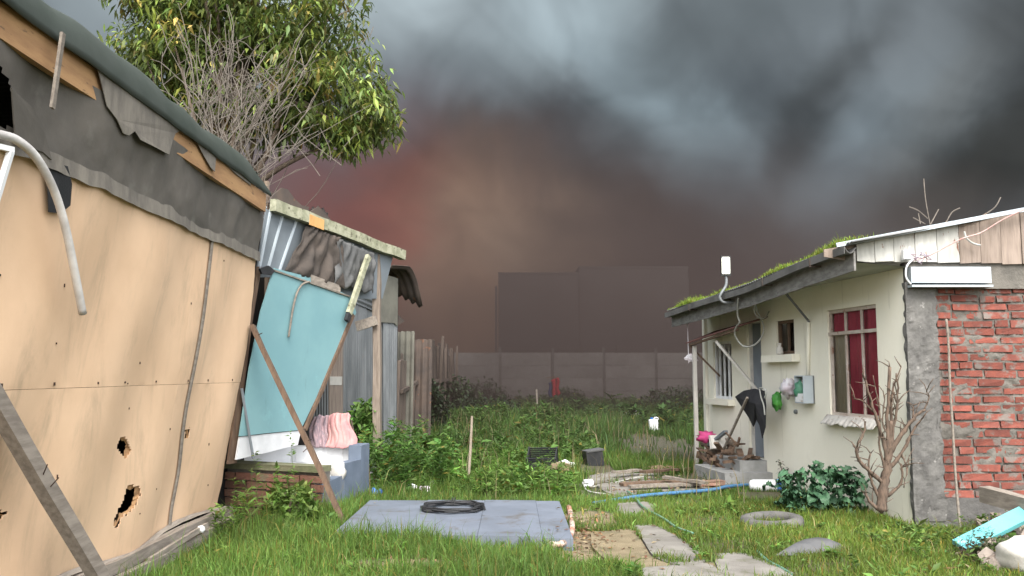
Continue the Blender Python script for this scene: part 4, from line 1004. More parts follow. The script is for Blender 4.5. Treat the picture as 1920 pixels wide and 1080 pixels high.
m = MB(); m.lathe(FP(*FS(1494, 772), 0), [(.03,0),(.03,.03),(.018,.04)], 8, tuple(fout)); one(m, 'wall_tap', zinc, 'small tap stub on the cream wall beneath the plastic bags', 'tap')
# black cloth slung by the door
m = MB()
CL = [(1379,744),(1395,733),(1415,729),(1434,733),(1437,760),(1436,800),(1430,822),(1426,800),(1419,786),(1413,800),(1404,782),(1392,764)]
cpts = [onh(x, y, .30) for x, y in CL]; c_ = onh(1416, 757, .42)
k = len(m.v); m.v = cpts+[c_]; n_ = len(cpts); m.f = [(i, (i+1) % n_, n_) for i in range(n_)]
o = one(m, 'black_cloth', cloak, 'torn black cloth slung like a broken umbrella before the house door', 'cloth'); s_ = o.modifiers.new('sub', 'SUBSURF'); s_.levels = s_.render_levels = 2; s_.subdivision_type = 'SIMPLE'
s_ = o.modifiers.new('thickness', 'SOLIDIFY'); s_.thickness = .008
m = MB(); a_ = onh(1392, 766, .40); e_ = G(1337, 886); m.bar(e_, a_.lerp(e_, -.15), .03, .03)
one(m, 'wooden_pole', greywood, 'thin pole leaning from the ground up to the black cloth', 'pole')
m = MB(); m.tube(smooth_pts([onh(x, y, .36) for x, y in ((1424,728),(1427,745),(1432,760),(1434,778))], 4), .010, 6); m.tube(smooth_pts([onh(x, y, .36) for x, y in ((1424,728),(1432,728),(1437,736),(1434,746))], 4), .012, 6)
one(m, 'cable', cablem, 'short pale cable draped over the black cloth by the door', 'cable', smooth=True)
#@@VEG
# ------------------------------------------------------------------ path, hose, pipe, litter
path = T('path', (1.2, 9, 0), kind='structure')
for k, px in enumerate((
 [(1186,988),(1228,987),(1262,1004),(1292,1024),(1322,1048),(1312,1058),(1262,1062),(1224,1046),(1206,1018)],
 [(1150,946),(1212,944),(1232,967),(1168,970)],
 [(1106,1004),(1150,998),(1184,997),(1204,1020),(1222,1048),(1256,1064),(1180,1070),(1118,1040)],
 [(1340,1042),(1392,1040),(1440,1058),(1490,1082),(1470,1100),(1380,1100),(1345,1070)],
 [(1108,893),(1180,884),(1228,890),(1215,898),(1150,902),(1104,906)],
 [(1118,912),(1206,903),(1336,902),(1334,918),(1240,924),(1150,930)],
 [(1188,1072),(1262,1066),(1326,1062),(1360,1092),(1330,1120),(1200,1110)])):
    pts = [G(x, y) for x, y in px]; m = MB(); z = sum(p.z for p in pts)/len(pts)+.022
    ctr = sum(pts, Vector())/len(pts); rp = []
    sp_ = smooth_pts(pts+[pts[0]], 5)[:-1]
    for p in sp_: rp.append(Vector((p.x, p.y, z+.004*noise.noise((p.x*3, p.y*3, 0))))+(p-ctr)*.05*noise.noise((p.x*5, p.y*5, k)))
    m.slab(rp[::-1] if k < 0 else rp, (0,0,-.06)); m.build('slab', pathconc if k != 2 else M('tan_cement', (.21,.17,.105), (.15,.12,.072), 3, rough=.95, bump=.5, dirt=((.085,.078,.045), 3.2, .46, .66, (1,1,1))), path)
def ghose(pts, r, n=6, dz=0.02): return [G(x, y)+Vector((0,0,dz)) for x, y in pts]
m = MB(); m.tube(smooth_pts(ghose([(1176,928),(1192,940),(1200,953),(1216,966),(1232,974),(1250,985),(1268,998),(1300,1010)], .011, 6, .05), 5), .014, 6)
one(m, 'garden_hose', hosem, 'green hose winding over the grey path slab towards the house', 'hose', smooth=True)
m = MB(); m.tube(smooth_pts(ghose([(1420,1038),(1432,1050),(1446,1060),(1462,1068),(1484,1082),(1500,1096)], .012), 5), .014, 6)
one(m, 'garden_hose', hosem, 'green hose end in the grass at the bottom edge of the yard', 'hose', smooth=True)
m = MB(); m.tube(smooth_pts(ghose([(1092,906),(1100,915),(1120,914),(1150,908),(1175,902),(1200,897),(1230,893)], .01), 5), .011, 6); m.tube(smooth_pts(ghose([(1092,906),(1098,920),(1112,926),(1140,930),(1160,938),(1192,940)], .01), 5), .010, 6)
one(m, 'garden_hose', cablem, 'pale grey hose looping at the back end of the path', 'hose', smooth=True)
m = MB()
pp = [G(x, y)+Vector((0,0,.045)) for x, y in ((1112,950),(1210,938),(1330,927),(1362,921),(1408,914))]; pp = [v+Vector((0,0,.004+.012*math.sin(v.x*5))) for v in pp]
m.tube(smooth_pts(pp, 4), .024, 8)
one(m, 'water_pipe', bluepipe, 'long faded blue plastic pipe lying across the path', 'pipe', smooth=True)
p = G(1436, 921)+Vector((0,0,.075)); ax = Vector((1,-.12,.02)).normalized()
bt = T('white_canister', tuple(G(1436, 921)), 'white canister with a blue end lying by the house wall', 'canister')
m = MB(); m.lathe(p-ax*.22, [(.04,0),(.075,.02),(.085,.06),(.085,.36)], 14, tuple(ax)); m.build('body', whitepaint, bt, True)
m = MB(); m.lathe(p-ax*.22+ax*.362, [(.088,0),(.088,.06),(.05,.085)], 14, tuple(ax)); m.build('cap', bluebag, bt, True)
# loose planks and broken tiles along the path
for k, (a_, e_, wd, mt, lab) in enumerate((((1165,915),(1300,908),.16,brownwood,'wide brown plank lying flat across the back of the path'), ((1180,922),(1312,916),.12,greywood,'weathered grey plank in front of the wide brown plank'), ((1205,896),(1290,888),.14,brownwood,'dark narrow plank at the foot of the junk heap by the door'), ((1150,899),(1200,893),.10,greywood,'short grey stick of timber at the far left of the loose planks'), ((1245,912),(1325,921),.09,greywood,'narrow grey plank slanting under the broken clay pieces'))):
    p, r_ = G(*a_)+Vector((0,0,.05+.02*k)), G(*e_)+Vector((0,0,.05+.015*k)); m = MB(); m.bar(p, r_, wd, .035, (0,0,1), 4, .008); one(m, 'plank', mt, lab, 'plank')
clay = M('clay_tile', (.20,.10,.07), (.26,.17,.125), 7, rough=.95)
pr = [((1325,914),(.30,.16,.05),'large broken pinkish clay piece at the right end of the loose planks'), ((1216,886),(.36,.14,.04),'reddish broken tile lying behind the loose planks left of the heap'), ((1255,884),(.30,.12,.05),'reddish broken tile lying behind the loose planks next to the heap')]
for q_, d_, lab in pr:
    p = G(*q_)+Vector((0,0,.04)); m = MB(); m.blob(p, (d_[0]*.6, d_[1]*.7, d_[2]*.9), 9, 6, .3, 2.2, p.x); m.box(p+Vector((.1,.05,.02)), d_, Matrix.Rotation(.4,3,'Z'), .02)
    one(m, 'broken_tile', clay, lab, 'tile')
# tyre half sunk in the grass
p = G(1447, 983); ty = T('tyre', tuple(p), 'old grey tyre half sunk in the grass before the house', 'tyre')
m = MB(); prof = [(.20,.0),(.19,.05),(.205,.085),(.26,.10),(.315,.085),(.335,.04),(.335,-.03)]
k = len(m.v)
for r_, z_ in prof:
    for t in range(40):
        an = 2*math.pi*t/40; m.v.append(p+Vector((r_*math.cos(an), r_*math.sin(an), z_-.01+(.004 if t % 2 and r_ > .3 else 0)+.04*math.cos(an-.6)*.4)))
for i in range(len(prof)-1):
    for t in range(40): u = (t+1) % 40; m.f.append((i*40+t, i*40+u, (i+1)*40+u, (i+1)*40+t))
m.build('tread', rubber, ty, True)
m = MB(); pts = [G(x, y) for x, y in ((1452,1046),(1470,1036),(1500,1024),(1540,1018),(1575,1023),(1588,1031),(1578,1038),(1530,1042),(1490,1046))]; ctr = sum(pts, Vector())/len(pts)
m.v = [p+Vector((0,0,.02)) for p in pts]+[ctr.lerp(p, .55)+Vector((0,0,.085)) for p in pts]+[ctr+Vector((0,0,.10))]; n_ = len(pts)
m.f = [(i, (i+1) % n_, n_+(i+1) % n_, n_+i) for i in range(n_)]+[(n_+i, n_+(i+1) % n_, 2*n_) for i in range(n_)]
m.f = [f[::-1] for f in m.f]
o = one(m, 'rubber_mat', slate, 'crumpled dark rubber mat in the grass in front of the tyre', 'mat', smooth=True)
# sticks
for (a_, e_, Y, r_, lab) in (((885,780),(877,908),13.0,.022,'pale straight stick standing upright in the weeds behind the slab'), ((1006,730),(1007,778),24.0,.030,'short pale stick upright in the far grass by the hanging clothes')):
    p = atY(*e_, Y); p.z = gz(p.x, p.y)-.05; m = MB(); m.tube([p, p.lerp(atY(*a_, Y), .5)+Vector((.006,0,0)), atY(*a_, Y)], [r_, r_*.95, r_*.8], 7); one(m, 'stick', M('dry_stick', (.30,.25,.195), (.22,.18,.14), 6) if Y < 20 else greywood, lab, 'stick')
# crates
p = G(1018, 880); cr = T('plastic_crate', tuple(p), 'black slatted plastic crate tipped on its side in the weeds', 'crate')
RC = Matrix.Rotation(-.15, 3, 'Z') @ Matrix.Rotation(.5, 3, 'X')
m = MB()
for zz in np.arange(.02, .29, .038): 
    for yy in (-.16, .16): m.box(p+RC @ Vector((0, yy, zz+.02)), (.46, .015, .02), RC)
    for xx in (-.23, .23): m.box(p+RC @ Vector((xx, 0, zz+.02)), (.015, .30, .02), RC)
m.build('slat', blackpl, cr, kind='stuff')
for k, (xx, yy) in enumerate(((-.23,-.16),(.23,-.16),(-.23,.16),(.23,.16))):
    m = MB(); m.box(p+RC @ Vector((xx, yy, .17)), (.03,.03,.31), RC); m.build('corner_post', blackpl, cr)
m = MB(); m.box(p+RC @ Vector((0,0,.015)), (.46,.32,.015), RC); m.build('base', blackpl, cr)
p = G(1112, 872); cr = T('black_bin', tuple(p), 'plain black box standing in the grass right of the slatted crate', 'box')
m = MB(); RB = Matrix.Rotation(.25, 3, 'Z') @ Matrix.Rotation(-.12, 3, 'Y'); m.box(p+Vector((0,0,.12)), (.30,.28,.26), RB, .012); m.build('body', blackpl, cr)
m = MB(); m.box(p+Vector((0,-.0,.255)), (.32,.30,.025), RB, .004); m.build('rim', slate, cr)
p = G(1226, 810); jc = T('jerrycan', tuple(p), 'white jerrycan standing at the edge of the far grass', 'jerrycan')
m = MB(); m.box(p+Vector((0,0,.16)), (.23,.16,.30), Matrix.Rotation(-.1,3,'Y'), .015); o = m.build('body', whitepaint, jc); s_ = o.modifiers.new('bevel', 'BEVEL'); s_.width = .03; s_.segments = 2
m = MB(); m.lathe(p+Vector((-.05,0,.30)), [(.03,0),(.03,.05)], 8); m.build('cap', bluebag, jc)
m = MB(); m.tube([p+Vector((.0,0,.30)), p+Vector((.02,0,.35)), p+Vector((.10,0,.345)), p+Vector((.11,0,.30))], .014, 5); m.build('handle', whitepaint, jc)
p = G(728, 905); bk = T('paper_sack', tuple(p), 'crumpled white packet with red print in the weeds beside the tub', 'packet')
m = MB(); m.box(p+Vector((0,0,.14)), (.14,.10,.26), Matrix.Rotation(.3,3,'Z') @ Matrix.Rotation(.12,3,'Y'), .02); m.build('body', whitebag, bk)
m = MB(); m.box(p+Vector((.018,-.05,.10)), (.10,.012,.11), Matrix.Rotation(.3,3,'Z') @ Matrix.Rotation(.12,3,'Y')); pr_ = m.build('print', redprint, bk)
m = MB(); c_ = p+Vector((.018,-.06,.10)); m.tube([c_+Vector((.02*math.cos(a_)-.0, -.004, .025*math.sin(a_))) for a_ in np.linspace(.6, 5.6, 9)], .006, 4); m.build('mark', whitepaint, pr_)
lit = [((775,926),(.10,.05,.05),'small white scrap at the left end of the litter row behind the slab'), ((792,928),(.14,.06,.04),'flat white scrap in the litter row just behind the coil'), ((806,905),(.05,.05,.09),'white cup standing in the grass behind the slab'), ((768,908),(.05,.04,.08),'narrow white bottle in the weeds right of the red printed packet'), ((812,918),(.06,.06,.05),'crumpled white plastic lump beside the white cup'),
       ((948,897),(.06,.05,.05),'small white scrap alone in the grass right of the upright stick'), ((1060,882),(.16,.09,.06),'white and grey litter lump beside the black slatted crate'), ((1176,783),(.16,.1,.08),'pale litter lump in the far grass left of the jerrycan'), ((1190,785),(.13,.1,.09),'whitish litter lump in the far grass next to the jerrycan'), ((1104,916),(.08,.05,.05),'clear plastic scrap at the left end of the pale hose')]
for k, (q_, d_, lab) in enumerate(lit):
    p = G(*q_)+Vector((0,0,d_[2]*.9+.03)); m = MB(); m.blob(p, d_, 10, 7, .45, 2.6, k*3.1); one(m, 'litter', whitebag if k % 3 else whitepaint, lab, 'litter', group='pale litter in the grass')
p = G(1050, 884)+Vector((0,0,.08)); m = MB(); m.box(p, (.22,.16,.12), Matrix.Rotation(.5,3,'Z'), .03); one(m, 'carton', M('brown_card', (.30,.22,.15)), 'small brown carton against the black slatted crate', 'carton')
# clothes hanging at the back wall
for (pts, mt, lab, dz) in (([(1032,712),(1044,708),(1047,738),(1043,756),(1038,754)], redgarm, 'red garment hanging before the concrete wall', 0), ([(1027,718),(1036,714),(1039,742),(1029,746)], bluegarm, 'navy blue garment hanging left of the red garment', .05)):
    pp = [atY(x+2, y, 33.0+dz) for x, y in pts]; q0, q1, q3 = pp[0], pp[1], pp[-1]; q2 = pp[2]
    m = MB(); m.grid(lambda u, v: q0.lerp(q1, u).lerp(q3.lerp(q2, u), v)+Vector((.03*math.sin(v*7), -.05*math.sin(u*9)-.04*noise.noise((u*4, v*3, 1)), 0)), 12, 10)
    o = one(m, 'garment', mt, lab, 'garment', smooth=True); s_ = o.modifiers.new('thickness', 'SOLIDIFY'); s_.thickness = .03
p = atY(1038, 708, 33.1); m = MB(); m.bar((p.x, 33.12, .3), (p.x, 33.12, p.z+.05), .06, .06); m.bar((p.x-.25, 33.1, p.z), (p.x+.15, 33.1, p.z+.02), .03, .03)
one(m, 'clothes_stake', brownwood, 'thin stake with crossbar holding the red and navy garments', 'stake')
# heap by the porch post
hp = [((1346,872),(1392,858),.055),((1340,862),(1388,846),.05),((1352,880),(1396,870),.06),((1345,848),(1384,836),.045),((1360,866),(1398,850),.05)]
hp = hp[:4]+[((1352,866),(1394,850),.05)]
for k, (a_, e_, r_) in enumerate(hp):
    A_ = FS(a_[0], 850)[0]; E_ = FS(e_[0], 850)[0]
    p, q_ = FP(A_, .12+.10*k, .22+.04*(k % 2)), FP(E_, .14+.09*k, .10+.03*(k % 3)); m = MB(); m.tube([p, p.lerp(q_, .5)+Vector((0,0,.02)), q_], [r_, r_*1.1, r_*.9], 8)
    one(m, 'log', bark, ('bottom','second','third','fourth','topmost')[k]+' log counted upward in the heap by the porch post', 'log', group='logs heaped by the porch post')
def hs(px, off): return FS(px, 850, off)[0]
m = MB(); m.blob(FP(hs(1322,.45), .58, .42), (.15,.17,.09), 14, 9, .35, 2.4, 4); one(m, 'plastic_bag', magenta, 'magenta plastic bag on top of the heap at the porch post', 'bag', smooth=True)
m = MB(); m.box(FP(hs(1350,.3), .52, .33), (.05,.26,.24), RZ @ Matrix.Rotation(.5,3,'Y'), .015); one(m, 'scrap_board', palestone, 'pale square board propped on the log heap right of the magenta bag', 'board')
m = MB(); m.bar(FP(hs(1330,.4), .46, .40), FP(hs(1362,.3), .70, .30), .07, .04); one(m, 'scrap_board', bluemetal, 'thin blue grey slat lying slanted across the log heap', 'board')
def sheetpile(c, w, d, h, seed):
    m = MB()
    def fn(u, v):
        a, e = (u-.5)*2, (v-.5)*2; r2 = min(1, a*a+e*e)
        n = noise.noise((u*4, v*4, seed))+.6*noise.noise((u*9, v*8, seed+5))
        return FP(c[0]+a*w*(1+.3*n), max(.0, c[1]+h*(1-r2)*(1+.9*n)-.02), c[2]+e*d*(1+.2*n))
    m.grid(fn, 26, 22); return m
one(sheetpile((hs(1388,.25), .02, .22), .30, .20, .20, 3), 'rag_pile', M('brown_rags', (.10,.075,.06), (.05,.04,.033), 6), 'dark brown rag pile between the logs and the house door', 'rags', smooth=True)
one(sheetpile((hs(1340,.35), .02, .36), .40, .24, .22, 8), 'rag_pile', M('grey_rags', (.085,.078,.07), (.045,.04,.036), 5), 'grey brown rag pile under the magenta bag', 'rags', smooth=True)
m = MB()
for k in range(90):
    c0 = FP(hs(U(1325,1398),.3), U(.05,.60)*random.random()**.5, U(.12,.5)); an = U(-.5,.5); L_2 = U(.15,.4); m.bar(c0, c0+fdir*L_2*U(-1,1)+fout*L_2*U(-.6,.6)+Vector((0,0,L_2*U(-.3,.6))), U(.02,.09), U(.015,.05), j=.006)
m.build('kindling', brownwood, None, False, tuple(FP(hs(1360,.3), 0, .35)), label='loose kindling sticks scattered over the heap by the porch post', category='kindling', kind='stuff')
# foreground corner at the right: board, beam, boulder, rubble
a_, e_ = G(1800, 1040)+Vector((0,0,.07)), atY(1912, 968, 8.3)
m = MB(); m.bar(a_, e_+(e_-a_)*.15, .16, .045, (0,-.45,1)); one(m, 'painted_board', aqua, 'aqua blue painted board slanting up from the rubble by the brick wall', 'board')
a_, e_ = atY(1846, 926, 8.9), atY(1935, 950, 8.3)
m = MB(); m.bar(a_, e_+(e_-a_)*.6, .12, .15, (0,0,1), 4, .006); one(m, 'timber_beam', greywood, 'weathered timber beam jutting in above the aqua board', 'beam')
p = G(1925, 1072); m = MB(); m.blob(p+Vector((.05,0,.10)), (.26,.24,.17), 22, 14, .16, 1.8, 3); one(m, 'boulder', palestone, 'pale rounded boulder at the bottom right corner', 'boulder', smooth=True)
rs = []
for k in range(3):
    mb = MB(); mb.blob((0,0,0), (.10,.08,.06), 7, 5, .35, 2, k*5.); me = mb.mesh('rubble'); me.materials.append(rubblem); rs.append(me)
rub = T('rubble_pile', tuple(G(1880, 1010)), 'pile of broken brick and stone under the aqua board', 'rubble')
for k in range(46):
    x, y = U(1845, 1960), U(985, 1068); p = G(x, y)+Vector((0,0,U(.0,.16)*(1 if x > 1870 else .4))); s_ = U(.5, 1.25); piece('stone', random.choice(rs), rub, p, (U(0,3),U(0,3),U(0,3)), (s_,)*3)

# ------------------------------------------------------------------ plants
def np_obj(name, verts, quads, tris, col, mat, parent=None, **props):
    me = bpy.data.meshes.new(name); nv = len(verts); nq, nt_ = len(quads), len(tris)
    me.vertices.add(nv); me.vertices.foreach_set('co', verts.astype(np.float32).ravel())
    li = np.concatenate([quads.ravel(), tris.ravel()]).astype(np.int32)
    me.loops.add(len(li)); me.loops.foreach_set('vertex_index', li)
    ls = np.concatenate([np.arange(nq)*4, nq*4+np.arange(nt_)*3]).astype(np.int32)
    me.polygons.add(nq+nt_); me.polygons.foreach_set('loop_start', ls)
    me.update(calc_edges=True)
    at = me.attributes.new('tint', 'FLOAT_COLOR', 'POINT'); at.data.foreach_set('color', np.concatenate([col, np.ones((nv,1))], 1).astype(np.float32).ravel())
    me.materials.append(mat); o = bpy.data.objects.new(name, me); C.objects.link(o)
    if parent: o.parent = parent; o.location = -Vector(OFF[parent.name])
    for a, v in props.items(): o[a] = v
    return o
def blades(pos, h, wd, lean_, cols, nm, **props):
    n = len(pos); an = rng.uniform(0, 2*np.pi, n); la = rng.uniform(0, 2*np.pi, n)
    sx = np.stack([np.cos(an), np.sin(an), np.zeros(n)], 1)*(wd/2)[:,None]; lv = np.stack([np.cos(la), np.sin(la), np.zeros(n)], 1)*(lean_*h)[:,None]
    up = np.zeros((n,3)); up[:,2] = 1
    mid = pos+up*(h*.6)[:,None]+lv*.35; tip = pos+up*(h*(1-.25*lean_))[:,None]+lv
    V = np.stack([pos-sx, pos+sx, mid-sx*.75, mid+sx*.75, tip], 1).reshape(-1,3); k = np.arange(n)[:,None]*5
    return np_obj(nm, V, k+np.array([[0,1,3,2]]), k+np.array([[2,3,4]]), np.repeat(cols, 5, 0), grassm, kind='stuff', **props)
def leaves_np(base, dirs, L, W, droop, cols):
    """folded leaves: base point, direction, length, width"""
    n = len(base); d = dirs/np.linalg.norm(dirs, axis=1)[:,None]; up = np.tile([0,0,1.], (n,1))+rng.normal(0,.35,(n,3))
    s = np.cross(d, up); s /= np.linalg.norm(s, axis=1)[:,None]+1e-6; nn = np.cross(s, d)
    L = L[:,None]; W = W[:,None]; dr = np.zeros((n,3)); dr[:,2] = -droop
    m1 = base+d*L*.45+dr*L*.2; tp = base+d*L+dr*L*.75
    V = np.stack([base, m1+s*W*.5+nn*W*.16, m1-nn*W*.05, m1-s*W*.5+nn*W*.16, tp], 1).reshape(-1,3); k = np.arange(n)[:,None]*5
    tri = np.concatenate([k+np.array([[0,1,2]]), k+np.array([[0,2,3]]), k+np.array([[1,4,2]]), k+np.array([[2,4,3]])])
    return V, tri, np.repeat(cols, 5, 0)
def tints(n, base, spread, warm=.0, wcol=(.2,.17,.04)):
    b_ = np.array(base)[None]*np.exp(rng.normal(0, spread, (n,1)))*(1+rng.normal(0,.08,(n,3)))
    wmask = (rng.random(n) < warm)[:,None]
    return np.clip(np.where(wmask, np.array(wcol)[None]*np.exp(rng.normal(0,.25,(n,1))), b_), .004, .8)
# where grass may not grow
hw = [tuple(FP(0,0,.05))[:2], tuple(FP(HL,0,.05))[:2], (9, 16), (9, 9.45), (4.2, 9.45)]
BLOCK = [hw, [(-9,3),(-3.02,3),(-3.02,9.97),(-9,10)], [(-1.74,8.60),(.55,8.32),(.56,10.70),(-1.74,10.78)], [(A0.x,A0.y-.02),(e0.x+.02,e0.y),(e1.x+.02,e1.y+.1),(-3,11.6)], [(-9,9.9),(-2.8,9.9),(-2.0,16.05),(-1.72,26.5),(-1.75,34.9),(-9,34.9)],
         [tuple(FP(DR[0]-.5,0,0))[:2], tuple(FP(DR[0]-.5,0,.8))[:2], tuple(FP(DR[1]+.7,0,.8))[:2], tuple(FP(DR[1]+.7,0,0))[:2]]]
for (cx_, cy_), wx, wy in (((1018,880),.42,1.5), ((1112,873),.3,1.3), ((1436,925),.4,.7), ((790,925),.5,.35), ((1447,985),.30,.30)):
    c_ = G(cx_, cy_); BLOCK.append([(c_.x-wx, c_.y-wy), (c_.x+wx, c_.y-wy), (c_.x+wx, c_.y+.1), (c_.x-wx, c_.y+.1)])
for px in ([(1106,1004),(1184,997),(1204,1020),(1222,1048),(1256,1064),(1180,1069),(1118,1040)], [(1200,1072),(1326,1063),(1350,1090),(1210,1095)], [(1190,990),(1228,989),(1262,1006),(1318,1048),(1300,1058),(1226,1046)], [(1152,947),(1212,945),(1230,966),(1170,969)], [(1112,893),(1225,889),(1210,898),(1108,904)], [(1125,912),(1330,903),(1328,918),(1150,928)], [(1350,1045),(1390,1042),(1475,1080),(1380,1095)], [(1458,1044),(1500,1026),(1575,1024),(1580,1037),(1500,1044)]):
    BLOCK.append([tuple(G(x, y))[:2] for x, y in px])
def scatter(n, x0, x1, y0, y1, bare=True, thin=None):
    x, y = rng.uniform(x0, x1, n), rng.uniform(y0, y1, n); ok = np.ones(n, bool)
    for bpoly in BLOCK: ok &= ~in_poly_np(x, y, bpoly)
    ok &= (np.abs(x) < (y+.6)*.64+1.6*(x > 0))
    if bare:
        for bx, by, rx, ry, ro in BAREP:
            rr = ((x-bx)/rx)**2+((y-by)/ry)**2+.9*np.sin(x*7+by)*np.sin(y*6.1+bx)*.45; ok &= ~((rr < .95) & (rng.random(n) < .93))
    x, y = x[ok], y[ok]; return x, y
def patch(x, y, f, s): return .5+.5*np.sin(x*f+s+1.3*np.sin(y*f*.7+s*2))*np.sin(y*f*.83+1.7*s+1.1*np.sin(x*f*.6))
def grass(n, x0, x1, y0, y1, hm, wd, nm, base, warm=.08):
    x, y = scatter(n, x0, x1, y0, y1)
    ok = rng.random(len(x)) < np.clip(patch(x, y, 2.9, .3)*1.6+.25*rng.random(len(x))+.12, 0, 1); x, y = x[ok], y[ok]
    k = len(x); cl = .45+.55*patch(x, y, 2.3, 1.)+.35*patch(x, y, 6.1, 4.)
    h = hm*cl*np.exp(rng.normal(0, .35, k)); h *= np.where((x > .45) & (y < 13), .55, 1.)
    pos = np.stack([x, y, gz_np(x, y)-.01], 1)
    c = tints(k, base, .22, warm); yel = np.clip((x-.3)/2.2, 0, 1)*np.clip((12-y)/2, 0, 1)
    c = c*(1+yel[:,None]*np.array([[.28,.08,-.05]])); c *= (.72+.5*patch(x, y, 1.4, 2.2))[:,None]
    return blades(pos, h, wd*np.exp(rng.normal(0,.25,k)), np.abs(rng.normal(.35,.25,k)), np.clip(c,.004,.6), nm)
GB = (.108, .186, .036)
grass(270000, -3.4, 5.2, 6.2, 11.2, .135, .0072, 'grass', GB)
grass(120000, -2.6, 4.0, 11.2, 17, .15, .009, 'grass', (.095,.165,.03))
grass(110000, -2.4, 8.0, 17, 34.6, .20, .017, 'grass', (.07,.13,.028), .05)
grass(45000, 5.2, 9.5, 6.2, 9.4, .12, .009, 'grass', (.09,.155,.034))
# weeds: leafy stems, tallest behind the slab and along the fence
def weeds(n, x0, x1, y0, y1, hm, nl, L, base, nm):
    x, y = scatter(n, x0, x1, y0, y1); k = len(x)
    h = hm*(.35+.9*patch(x, y, 1.7, 3.))*np.exp(rng.normal(0,.25,k)); z = gz_np(x, y)
    t = rng.random((k, nl))**.8; an = rng.uniform(0, 2*np.pi, (k, nl)); ls = rng.uniform(-.25,.25,(k,2))
    bx = x[:,None]+ls[:,:1]*h[:,None]*t; by = y[:,None]+ls[:,1:]*h[:,None]*t; bz = z[:,None]+h[:,None]*t
    base_ = np.stack([bx, by, bz], 2).reshape(-1,3); d = np.stack([np.cos(an), np.sin(an), rng.uniform(.1,1.1,(k,nl))], 2).reshape(-1,3)
    c = tints(k*nl, base, .2, .04); c *= np.repeat(np.exp(rng.normal(0,.2,k)), nl)[:,None]
    LL = L*rng.uniform(.5,1.2,k*nl)*np.repeat(np.exp(rng.normal(0,.3,k)), nl); V, tr, cc_ = leaves_np(base_, d, LL, LL*np.repeat(rng.choice([.14,.2,.34,.46], k), nl)*rng.uniform(.8,1.2,k*nl), rng.uniform(0,.6,k*nl), c)
    sv = np.stack([np.stack([x-.004,y,z],1), np.stack([x+.004,y,z],1), np.stack([x+ls[:,0]*h, y+ls[:,1]*h, z+h],1)], 1).reshape(-1,3)
    k3 = np.arange(k)[:,None]*3+len(V); tr = np.concatenate([tr, k3+np.array([[0,1,2]])])
    np_obj(nm, np.concatenate([V, sv]), np.zeros((0,4),int), tr, np.clip(np.concatenate([cc_, np.tile(np.array(base)*.8,(len(sv),1))]),.004,.6), grassm, kind='stuff')
weeds(520, -2.0, .8, 11.5, 15.5, .24, 34, .09, (.10,.18,.035), 'weeds')
weeds(260, -2.1, -.9, 11.6, 15, .62, 60, .10, (.085,.165,.035), 'weeds')
weeds(380, -1.9, 1.6, 15, 22, .28, 30, .12, (.075,.135,.03), 'weeds')
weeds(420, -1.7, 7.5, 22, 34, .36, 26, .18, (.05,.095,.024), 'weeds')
weeds(420, -3.0, 4.6, 6.4, 11, .12, 16, .06, (.10,.18,.035), 'weeds')
weeds(40, -3.0, -2.2, 9.0, 9.85, .45, 40, .075, (.12,.2,.04), 'weeds')
weeds(120, 3.3, 5.4, 7.4, 9.3, .20, 22, .07, (.10,.165,.035), 'weeds')
weeds(60, 3.9, 5.0, 7.4, 8.3, .34, 30, .05, (.075,.085,.04), 'weeds')

# dry stalks among the weeds, fallen leaves on the bare places
x, y = scatter(420, -2.0, 3.0, 11.0, 22, False); k = len(x)
blades(np.stack([x, y, gz_np(x, y)], 1), rng.uniform(.25,.62,k), np.full(k,.011), np.abs(rng.normal(.25,.2,k)), tints(k, (.24,.20,.11), .25), 'dry_stalks')
x, y = scatter(700, -3, 4, 6.4, 10.5, False); k = len(x)
blades(np.stack([x, y, gz_np(x, y)], 1), rng.uniform(.06,.17,k), np.full(k,.006), np.abs(rng.normal(.6,.3,k)), tints(k, (.26,.215,.11), .25), 'dry_grass')
fx_, fy_ = [], []
for px, py, sx_, sy_, n_ in ((1100,1000,26,22,170), (1075,985,10,25,60), (1160,1030,60,26,70), (1250,905,70,14,120), (760,1060,60,16,60), (1240,850,50,18,60), (1850,1040,50,25,80), (690,945,30,6,30), (1180,915,50,10,60)):
    for _ in range(n_): p = G(random.gauss(px, sx_), min(1075, random.gauss(py, sy_))); fx_.append(p.x); fy_.append(p.y)
fx_, fy_ = np.array(fx_), np.array(fy_); k = len(fx_); on = (fx_ > -1.72) & (fx_ < .5) & (fy_ > 8.62) & (fy_ < 10.7)
L = rng.uniform(.03,.075,k); V, tr, cc_ = leaves_np(np.stack([fx_, fy_, np.where(on, SLZ+.006, gz_np(fx_, fy_)+.032)], 1), np.stack([rng.normal(0,1,k), rng.normal(0,1,k), rng.uniform(-.05,.3,k)], 1), L, L*.5, np.zeros(k), tints(k, (.17,.095,.05), .4, .3, (.25,.20,.12)))
np_obj('fallen_leaves', V, np.zeros((0,4),int), tr, cc_, leafm, kind='stuff')

